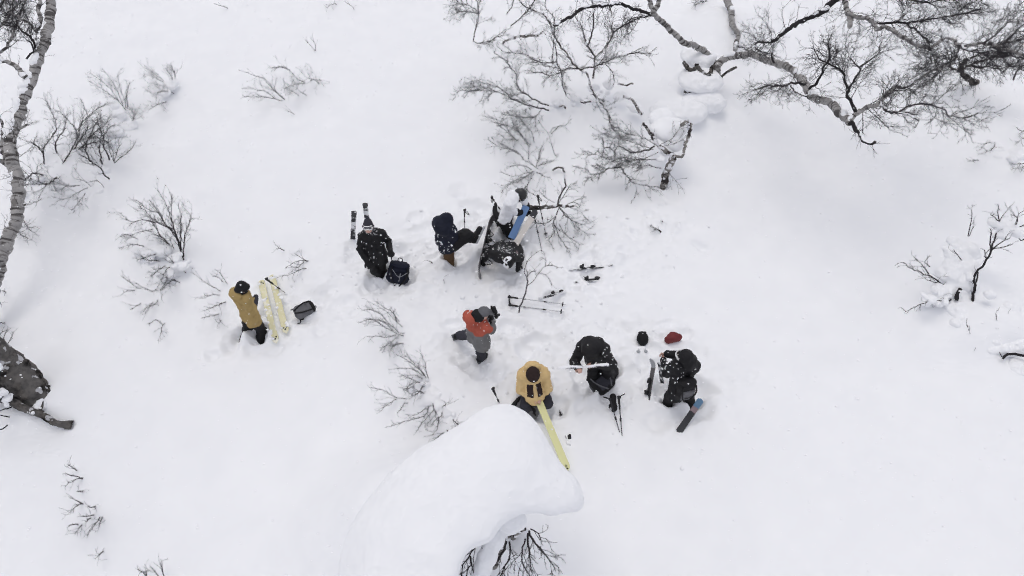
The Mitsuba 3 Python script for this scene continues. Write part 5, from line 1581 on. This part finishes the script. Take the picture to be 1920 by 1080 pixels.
shrub("isolated pair of bare shrubs low in the upper left snowfield", [
    [(535, 188), (525, 178), (510, 165), (500, 150), (480, 142), (462, 135)], [(532, 190), (515, 186), (495, 182), (475, 180), (457, 182)], [(575, 155), (560, 150), (545, 135), (530, 122)], [(575, 155), (555, 158), (535, 165)], [(580, 152), (590, 150), (605, 152)], [(600, 160), (590, 150), (575, 145), (560, 128)], [(560, 180), (545, 170), (530, 165)], [(535, 188), (520, 175), (515, 160), (520, 145)], [(545, 135), (530, 125), (510, 128)], [(575, 180), (560, 168), (550, 150)], [(515, 185), (500, 172), (480, 168), (465, 162)]],
    421, z=.7, spacing=.15, length=.4)
shrub("tiny shoot just below the isolated pair of bare shrubs", [[(556, 218), (548, 212), (540, 208)]], 422, z=.2, level=1, twig="m_twig_pale")
shrub("tiny twig poking out at the top edge, left of the middle", [[(430, 18), (420, 12), (405, 8)]], 423, z=.4, level=1, length=.2)
shrub("faint thin shoots at the top edge, farther right than the tiny twig", [[(635, 10), (625, 8), (612, 14)], [(665, 20), (660, 12), (650, 5)], [(640, 0), (632, -5), (620, -8)]], 424, z=.4, level=1, twig="m_twig_pale")
shrub("faint thin shoots in the upper snowfield below the top edge", [[(590, 95), (582, 85), (572, 75)], [(592, 96), (590, 82), (582, 72)]], 425, z=.4, level=1, twig="m_twig_pale")

shrub("fine twigged shrub left of the black helmet, below the upper middle birch", [
    [(973, 267), (960, 255), (945, 243), (932, 231)], [(997, 273), (985, 262), (970, 245), (958, 234)], [(982, 298), (970, 285), (950, 275), (932, 265)], [(990, 272), (975, 250), (950, 235), (920, 228)], [(1002, 270), (998, 250), (985, 235), (975, 222)], [(975, 290), (955, 280), (935, 275), (915, 262)], [(990, 300), (992, 280), (985, 260)], [(965, 262), (950, 240), (935, 225), (915, 220)], [(1010, 305), (1012, 285), (1020, 270)], [(975, 262), (955, 262), (930, 250)]],
    431, z=.8, spacing=.12, length=.36)
shrub("spreading low shrub just above the black helmet", [
    [(1010, 317), (1000, 310), (990, 304), (980, 298)], [(1003, 322), (995, 335), (990, 345), (984, 352), (978, 358)], [(1000, 320), (985, 312), (968, 310), (950, 312)], [(1005, 320), (985, 325), (960, 330), (938, 322)], [(1004, 322), (1020, 330), (1033, 334)], [(1000, 322), (980, 335), (958, 345)], [(1006, 315), (1010, 295), (1015, 280)], [(985, 330), (965, 338), (950, 350), (940, 362)], [(1008, 312), (1025, 305), (1040, 300)], [(985, 350), (992, 360), (1002, 366)]],
    432, z=.5, spacing=.15, length=.34)
shrub("thin arching stem standing between the upper middle birch and the broken trunk", [[(1048, 291), (1041, 291), (1034, 272), (1030, 255), (1020, 240), (1008, 225)], [(1032, 252), (1050, 235), (1060, 235), (1072, 222)], [(1031, 250), (1036, 240), (1055, 236)], [(1035, 300), (1020, 305), (1010, 312)]], 433, z=.7, spacing=.25, length=.3)
plant("branch", "short black hooked branch arching out of the snow above the bent dark tree", "branch", [([(1037, 319), (1042, 315), (1049, 314), (1055, 317), (1059, 323)], .10, .10, .024, .018, 0)], 434, trunk=1, bark="m_oldbark")

shrub("feathery shrub above the low shrubs left of the red and grey jacket", [
    [(758, 615), (745, 605), (730, 590), (715, 578), (700, 570)], [(760, 630), (748, 628), (738, 622), (725, 608), (710, 598)], [(762, 624), (748, 624), (735, 612), (712, 600), (690, 600)], [(746, 629), (725, 632), (705, 630), (685, 632)], [(760, 642), (745, 645), (728, 648), (712, 652)], [(748, 628), (735, 640), (720, 650)], [(750, 605), (735, 585), (718, 575), (705, 565)], [(738, 622), (715, 610), (695, 598), (675, 605)], [(735, 612), (715, 590), (695, 580), (678, 582)], [(745, 640), (735, 652), (730, 660)], [(745, 604), (738, 585), (745, 590)]],
    441, z=.7, fac=.8,  twig="m_twig_pale", spacing=.11, length=.30, r=.0075)
shrub("snowy shrub in the middle left, upper of the two low shrubs above the snow mushroom", [
    [(804, 719), (798, 706), (788, 695), (775, 685), (758, 672), (742, 664)], [(804, 718), (792, 716), (782, 716), (765, 708), (748, 700)], [(804, 715), (800, 700), (798, 680), (790, 665)], [(798, 708), (785, 690), (770, 675), (758, 668)], [(782, 716), (770, 720), (758, 735)], [(795, 712), (780, 704), (762, 705)], [(798, 722), (790, 730), (782, 738), (772, 742)], [(795, 706), (780, 695), (760, 690), (738, 692)], [(780, 720), (768, 728), (755, 730)]],
    442, z=.65, fac=.8,  twig="m_twig_pale", spacing=.12, length=.3, r=.008, snow=[(778, 724, .3, .11), (790, 728, .25, .1)])
shrub("spidery snowy shrub right above the big snow mushroom", [
    [(805, 758), (802, 770), (796, 780), (780, 785), (762, 790), (745, 795), (730, 800)], [(765, 748), (755, 748), (745, 747), (732, 740), (715, 732), (695, 727)], [(766, 755), (758, 757), (752, 765), (745, 775)], [(812, 752), (813, 762), (818, 775), (810, 785), (800, 795)], [(822, 780), (822, 795), (820, 805), (812, 815)], [(830, 770), (826, 780), (818, 785), (808, 800)], [(848, 785), (856, 793), (865, 802), (877, 803)], [(856, 793), (862, 800)], [(745, 747), (730, 755), (715, 770)], [(835, 808), (825, 815), (812, 826), (802, 833)], [(805, 765), (795, 768), (785, 775), (770, 780)], [(836, 806), (842, 815), (840, 822)], [(800, 740), (785, 735), (772, 738)], [(828, 765), (835, 758), (832, 752)], [(815, 765), (805, 778), (790, 795), (780, 810)]],
    443, z=.5, fac=.8,  twig="m_twig_pale", spacing=.12, length=.28, r=.008, snow=[(800, 750, .25, .13), (812, 738, .22, .11), (822, 760, .22, .1), (790, 757, .22, .1), (835, 775, .2, .09)])
shrub("single curled twig lying on the snow left of the person in navy", [[(812, 493), (807, 489), (800, 488)], [(812, 494), (806, 490)]], 444, z=.1, level=1, r=.012, fac=.2)
shrub("thin loop of twig in the snow below the person in navy", [[(820, 523), (826, 519), (831, 524), (834, 532)]], 445, z=.12, level=1, r=.007, fac=.3, twig="m_twig_pale")
shrub("few dark twig tips in the smooth snow right of the poles", [[(1243, 438), (1236, 432), (1228, 428), (1224, 426)], [(1240, 436), (1232, 430)], [(1246, 416), (1240, 415)], [(1222, 422), (1219, 424)], [(1230, 429), (1226, 434)]], 446, z=.12, level=2, spacing=.06, length=.12, r=.012)

shrub("sparse pale shoots in a column at lower left, below the old trunk", [
    [(146, 883), (136, 876), (126, 870)], [(158, 896), (145, 898), (132, 904), (122, 913)], [(157, 898), (140, 893), (125, 888)], [(158, 946), (148, 940), (138, 934), (131, 929)], [(180, 951), (172, 950), (164, 949)], [(155, 944), (142, 950), (132, 962)], [(178, 965), (170, 968), (152, 968)], [(190, 966), (182, 978), (172, 992), (163, 1004)], [(192, 968), (189, 978), (186, 988)], [(155, 984), (148, 992), (140, 1000)], [(148, 985), (138, 983), (130, 985)], [(195, 1032), (188, 1038), (182, 1045)], [(155, 922), (145, 922)], [(170, 972), (160, 978)]],
    451, z=.35, spacing=.13, length=.24, level=2, r=.010, twig="m_twig_pale")
shrub("bare twig tips at the bottom edge, left of the snow mushroom", [[(275, 1082), (268, 1072), (258, 1068)], [(300, 1085), (292, 1072), (282, 1062)], [(308, 1085), (306, 1070), (301, 1055)], [(275, 1082), (274, 1070)]], 452, z=.4, level=2, length=.2)
shrub("small pale shoots at the left edge above the old trunk", [[(10, 650), (18, 640), (28, 620)], [(5, 640), (10, 625), (15, 615)], [(-5, 630), (5, 622), (12, 618)], [(0, 605), (10, 605)], [(4, 545), (12, 548)], [(-5, 560), (2, 570)]], 453, z=.3, level=2, spacing=.16, length=.2, twig="m_twig_pale")

# --- the snowy tree at the right edge
plant("small_tree", "black stemmed young tree loaded with snow clumps, at the right edge", "tree", [
    ([(1820, 592), (1823, 570), (1827, 545), (1827, 520), (1836, 505), (1847, 492), (1856, 478), (1862, 462), (1868, 437)], .3, 1.5, .030, .014, .5),
    ([(1830, 530), (1832, 520), (1834, 510)], .9, 1.05, .016, .012, .0),
    ([(1858, 470), (1858, 455), (1860, 438), (1857, 430)], 1.2, 1.6, .014, .006, 1.0),
    ([(1860, 468), (1872, 456), (1883, 451), (1893, 447)], 1.2, 1.5, .013, .006, .8),
    ([(1862, 466), (1875, 464), (1888, 462), (1898, 458)], 1.2, 1.4, .012, .006, .8),
    ([(1850, 485), (1846, 478), (1845, 468)], 1.1, 1.3, .012, .006, .8),
    ([(1875, 415), (1872, 400), (1871, 382)], 1.6, 1.9, .010, .005, .8),
    ([(1873, 416), (1882, 402), (1888, 394), (1893, 390)], 1.6, 1.9, .010, .005, .9),
    ([(1872, 414), (1864, 408), (1857, 402)], 1.6, 1.8, .010, .005, .8),
    ([(1905, 422), (1908, 408), (1894, 402)], 1.5, 1.8, .009, .005, .8),
    ([(1903, 421), (1910, 402), (1920, 395)], 1.5, 1.8, .009, .005, .8),
    ([(1815, 443), (1818, 425), (1822, 405), (1823, 383)], 1.1, 1.6, .011, .005, .6),
    ([(1817, 443), (1825, 425), (1826, 410)], 1.1, 1.4, .009, .005, .6),
    ([(1803, 488), (1795, 478), (1788, 468)], .9, 1.1, .009, .005, .6),
    ([(1790, 551), (1782, 542), (1770, 533), (1750, 523), (1737, 516), (1727, 511), (1708, 503), (1690, 492)], .45, .95, .017, .006, .9),
    ([(1742, 514), (1735, 505), (1727, 495), (1715, 483)], .8, 1.05, .010, .005, .9),
    ([(1744, 500), (1734, 492), (1740, 484)], .85, 1.1, .010, .005, .8),
    ([(1764, 530), (1750, 528), (1735, 522)], .6, .7, .010, .005, .9),
    ([(1787, 556), (1778, 564), (1765, 564), (1750, 563), (1727, 570), (1700, 583), (1690, 577)], .45, .75, .013, .005, .7),
    ([(1793, 563), (1796, 552), (1801, 541)], .5, .65, .036, .032, .0),
    ([(1788, 587), (1790, 602)], .35, .3, .02, .016, .3),
    ([(1823, 682), (1824, 660), (1824, 648), (1818, 628), (1813, 610)], .05, .4, .016, .014, .7),
    ([(1843, 648), (1836, 632), (1832, 616), (1840, 616)], .1, .35, .012, .012, .5),
    ([(1824, 615), (1836, 614), (1846, 617)], .35, .38, .016, .014, .3),
    ([(1878, 618), (1885, 610), (1893, 605), (1907, 602), (1930, 598)], .35, .5, .013, .013, .2),
    ([(1875, 625), (1870, 605), (1867, 587)], .3, .7, .007, .004, .6),
    ([(1890, 618), (1892, 600), (1890, 588)], .3, .6, .007, .004, .6),
    ([(1880, 637), (1888, 641), (1890, 632), (1892, 622)], .25, .3, .014, .008, .5),
    ([(1905, 625), (1930, 622)], .3, .3, .02, .02, .1),
    ([(1880, 672), (1888, 666), (1895, 664), (1917, 667), (1935, 670)], .25, .3, .022, .026, .15),
    ([(1880, 672), (1876, 666), (1874, 660)], .25, .35, .010, .006, .3),
    ([(1907, 443), (1915, 450), (1930, 447)], 1.2, 1.2, .012, .008, .4),
    ([(1905, 430), (1920, 420), (1930, 415)], 1.3, 1.4, .012, .008, .4),
    ([(1838, 658), (1850, 660), (1862, 665)], .15, .15, .018, .008, .4),
    ([(1870, 690), (1860, 678), (1852, 682)], .1, .12, .006, .004, .4),
], 501, bark="m_twig", spacing=.17, length=.26, lift=.03, trunk=1, level=2, snow=[(1800, 478, .85, .19), (1820, 465, .95, .16), (1790, 500, .75, .20), (1818, 500, .8, .18), (1775, 510, .65, .16), (1795, 525, .6, .20), (1815, 530, .6, .18),
    (1760, 545, .55, .13), (1780, 545, .5, .16), (1868, 420, 1.45, .13), (1890, 425, 1.4, .15), (1905, 435, 1.3, .14), (1880, 440, 1.35, .12), (1800, 580, .35, .24), (1812, 560, .4, .18), (1840, 600, .35, .22), (1860, 605, .3, .22), (1870, 640, .2, .22),
    (1845, 635, .2, .2), (1895, 650, .22, .2), (1915, 640, .3, .2), (1805, 615, .25, .2), (1895, 580, .5, .16), (1790, 450, .95, .12), (1745, 560, .6, .10), (1912, 690, .12, .2)])
shrub("faint snowy shoots at the far right edge, above the young tree", [[(1866, 268), (1855, 267), (1845, 272), (1838, 280)], [(1866, 270), (1862, 278), (1848, 285), (1835, 289)], [(1835, 300), (1825, 301), (1818, 300)], [(1925, 245), (1912, 245), (1908, 240)], [(1925, 305), (1905, 308), (1895, 305)], [(1928, 310), (1910, 315), (1895, 318)], [(1925, 255), (1915, 262), (1905, 268)]], 502, z=.35, level=2, spacing=.15, length=.24, snow=[(1868, 278, .2, .2), (1910, 290, .2, .25)])
shrub("bush tips seen at the top edge beside the great birch limb", [[(1328, 8), (1320, 2), (1300, 10)], [(1330, 6), (1315, -5), (1305, 0)], [(1335, 0), (1322, -10), (1310, -8)]], 503, z=.8, level=2)

# --- the big snow mushroom in front
k = thing("snow_laden_tree", "huge smooth snow mushroom loading a tree at the bottom middle, bare branches under its lip", "tree")
f = Field((-3.2, 2.0, -.8), (1.6, 7.2, 4.0), .034)
for px, py, z, rx, ry, rz, kk in [(895, 935, 2.25, .66, .66, .55, .3), (942, 838, 2.45, .50, .58, .44, .35), (966, 893, 2.35, .43, .45, .36, .3), (1052, 938, 2.22, .31, .27, .24, .3), (1010, 935, 2.2, .38, .24, .22, .3), (862, 940, 2.1, .56, .56, .5, .4),
                                 (800, 1005, 1.85, .62, .62, .55, .5), (785, 1095, 1.8, .70, .70, .6, .5), (820, 1020, 2.05, .55, .55, .5, .4), (870, 980, 2.2, .40, .36, .34, .35)]:
    f.ellipsoid(at(px, py, z), (rx, ry, rz), None, kk + .1)
for a, b, ra, rb in [((870, 940, 1.9), (840, 960, .0), .5, .7), ((800, 1030, 1.6), (790, 1030, .0), .7, .8), ((800, 1100, 1.5), (780, 1130, 0), .7, .9)]:
    f.capsule(at(*a), at(*b), ra, rb, .8)
f.blur(3.2)
for px, py, r in [(1000, 1072, .46), (1080, 1068, .42), (1150, 1085, .45), (1010, 1160, .7), (915, 1100, .30)]:   # the undercut: the lip hangs over the hollow
    f.capsule(at(px, py, 3.3), at(px, py, -.6) + np.array([-.12, .55, 0]), r, r * 1.25, .10, carve=True)
f.blur(.8)
cap = f.mesh()
part(k, "snow_cap", wrinkle(wrinkle(cap, .040, 1.3, 12), .014, 6, 4), "m_snow")
for px, py, z, rx, ry, rz in [(962, 978, 2.0, .16, .15, .12), (975, 1022, 1.25, .13, .13, .12), (985, 1008, 1.3, .10, .1, .08)]:
    c = at(px, py, z)
    f = Field(c - .4, c + .4, .016)
    f.ellipsoid(c, (rx, ry, rz))
    f.ellipsoid(c + (-.06, .03, -.04), (rx * .8, ry * .9, rz * .8), None, .08)
    part(k, "snow_pillow", wrinkle(f.mesh(), .03, 5, int(px) % 40), "m_snow")
c = at(925, 1030, 1.6)
f = Field(c - 1.1, c + 1.1, .02)
for a, b in zip([(936, 990, 1.75), (926, 1015, 1.7), (915, 1040, 1.6), (900, 1075, 1.5)], [(926, 1015, 1.7), (915, 1040, 1.6), (900, 1075, 1.5), (888, 1110, 1.4)]):
    f.capsule(at(*a), at(*b), .10, .11, .05)
part(k, "snow_pillow", wrinkle(f.mesh(), .04, 4, 3), "m_snow")
rng = np.random.default_rng(77)
tw = []
for pts, z0, z1, r0, r1, nm, bk, fac in [
    ([(984, 992), (972, 1000), (960, 1010), (942, 1024), (928, 1055), (925, 1075)], 1.9, -.3, .022, .08, "trunk", "m_mottled", 0),
    ([(992, 995), (1000, 1010), (1010, 1025), (1025, 1042), (1040, 1065)], 1.6, 1.3, .014, .006, "limb", "m_twig", 1),
    ([(990, 1000), (990, 1020), (992, 1045), (998, 1075)], 1.6, 1.2, .014, .007, "limb", "m_twig", 1),
    ([(985, 1010), (978, 1035), (982, 1060), (1000, 1085)], 1.5, 1.2, .010, .006, "limb", "m_twig", 1),
    ([(950, 1015), (945, 1035), (930, 1055), (915, 1075)], 1.5, 1.2, .012, .007, "limb", "m_twig", 1),
    ([(955, 1015), (955, 1040), (945, 1060), (935, 1085)], 1.4, 1.2, .012, .006, "limb", "m_twig", 1),
    ([(905, 1000), (895, 1012), (892, 1018), (905, 1015), (918, 1015)], 1.8, 1.6, .010, .006, "limb", "m_twig", .8),
    ([(898, 1010), (890, 1030), (880, 1045), (870, 1060), (866, 1075)], 1.8, 1.6, .010, .007, "limb", "m_twig", .9),
    ([(882, 1043), (884, 1055), (875, 1068), (872, 1085)], 1.7, 1.5, .012, .006, "limb", "m_twig", .8),
    ([(925, 985), (915, 990), (905, 1000)], 1.9, 1.8, .010, .006, "limb", "m_twig", .8),
    ([(995, 992), (1010, 1000), (1015, 1015)], 1.6, 1.4, .010, .006, "limb", "m_twig", .8),
]:
    P = crooked(smooth_line(rise(pts, z0, z1), .05), rng, .008)
    r = np.linspace(r0, r1, len(P))
    V, fc, uv = tube(P, r)
    part(k, nm, (V, fc), bk, True, uv=uv)
    if fac:
        sprout(P, r, rng, tw, 2, .10 / fac, .30, (.4, .9), -.05, .1, .0034)
part(k, "twig_mass", tubes(tw)[0], "m_twig", kind="stuff")

# ---------------------------------------------------------------- snowflakes in the air
rng = np.random.default_rng(9)
n = 3600
fl = []
ico = trimesh.creation.icosahedron()
xyz = np.stack([rng.uniform(-14, 14, n * 2), rng.uniform(2.5, 18, n * 2), rng.uniform(.5, 5.0, n * 2)], 1)
for c in xyz:
    r = .005 + .008 * rng.random() ** 2
    fl.append(ico.vertices * np.array([r * rng.uniform(.9, 1.8), r, r * .8]) + c)
V = np.vstack(fl)
F = (ico.faces[None] + (np.arange(len(fl)) * len(ico.vertices))[:, None, None]).reshape(-1, 3)
scene["falling_snow"] = mikit.ply((V, F), "m_fleck", True)
labels["falling_snow"] = {"label": "loose snowflakes drifting down through the air over the group", "kind": "stuff"}
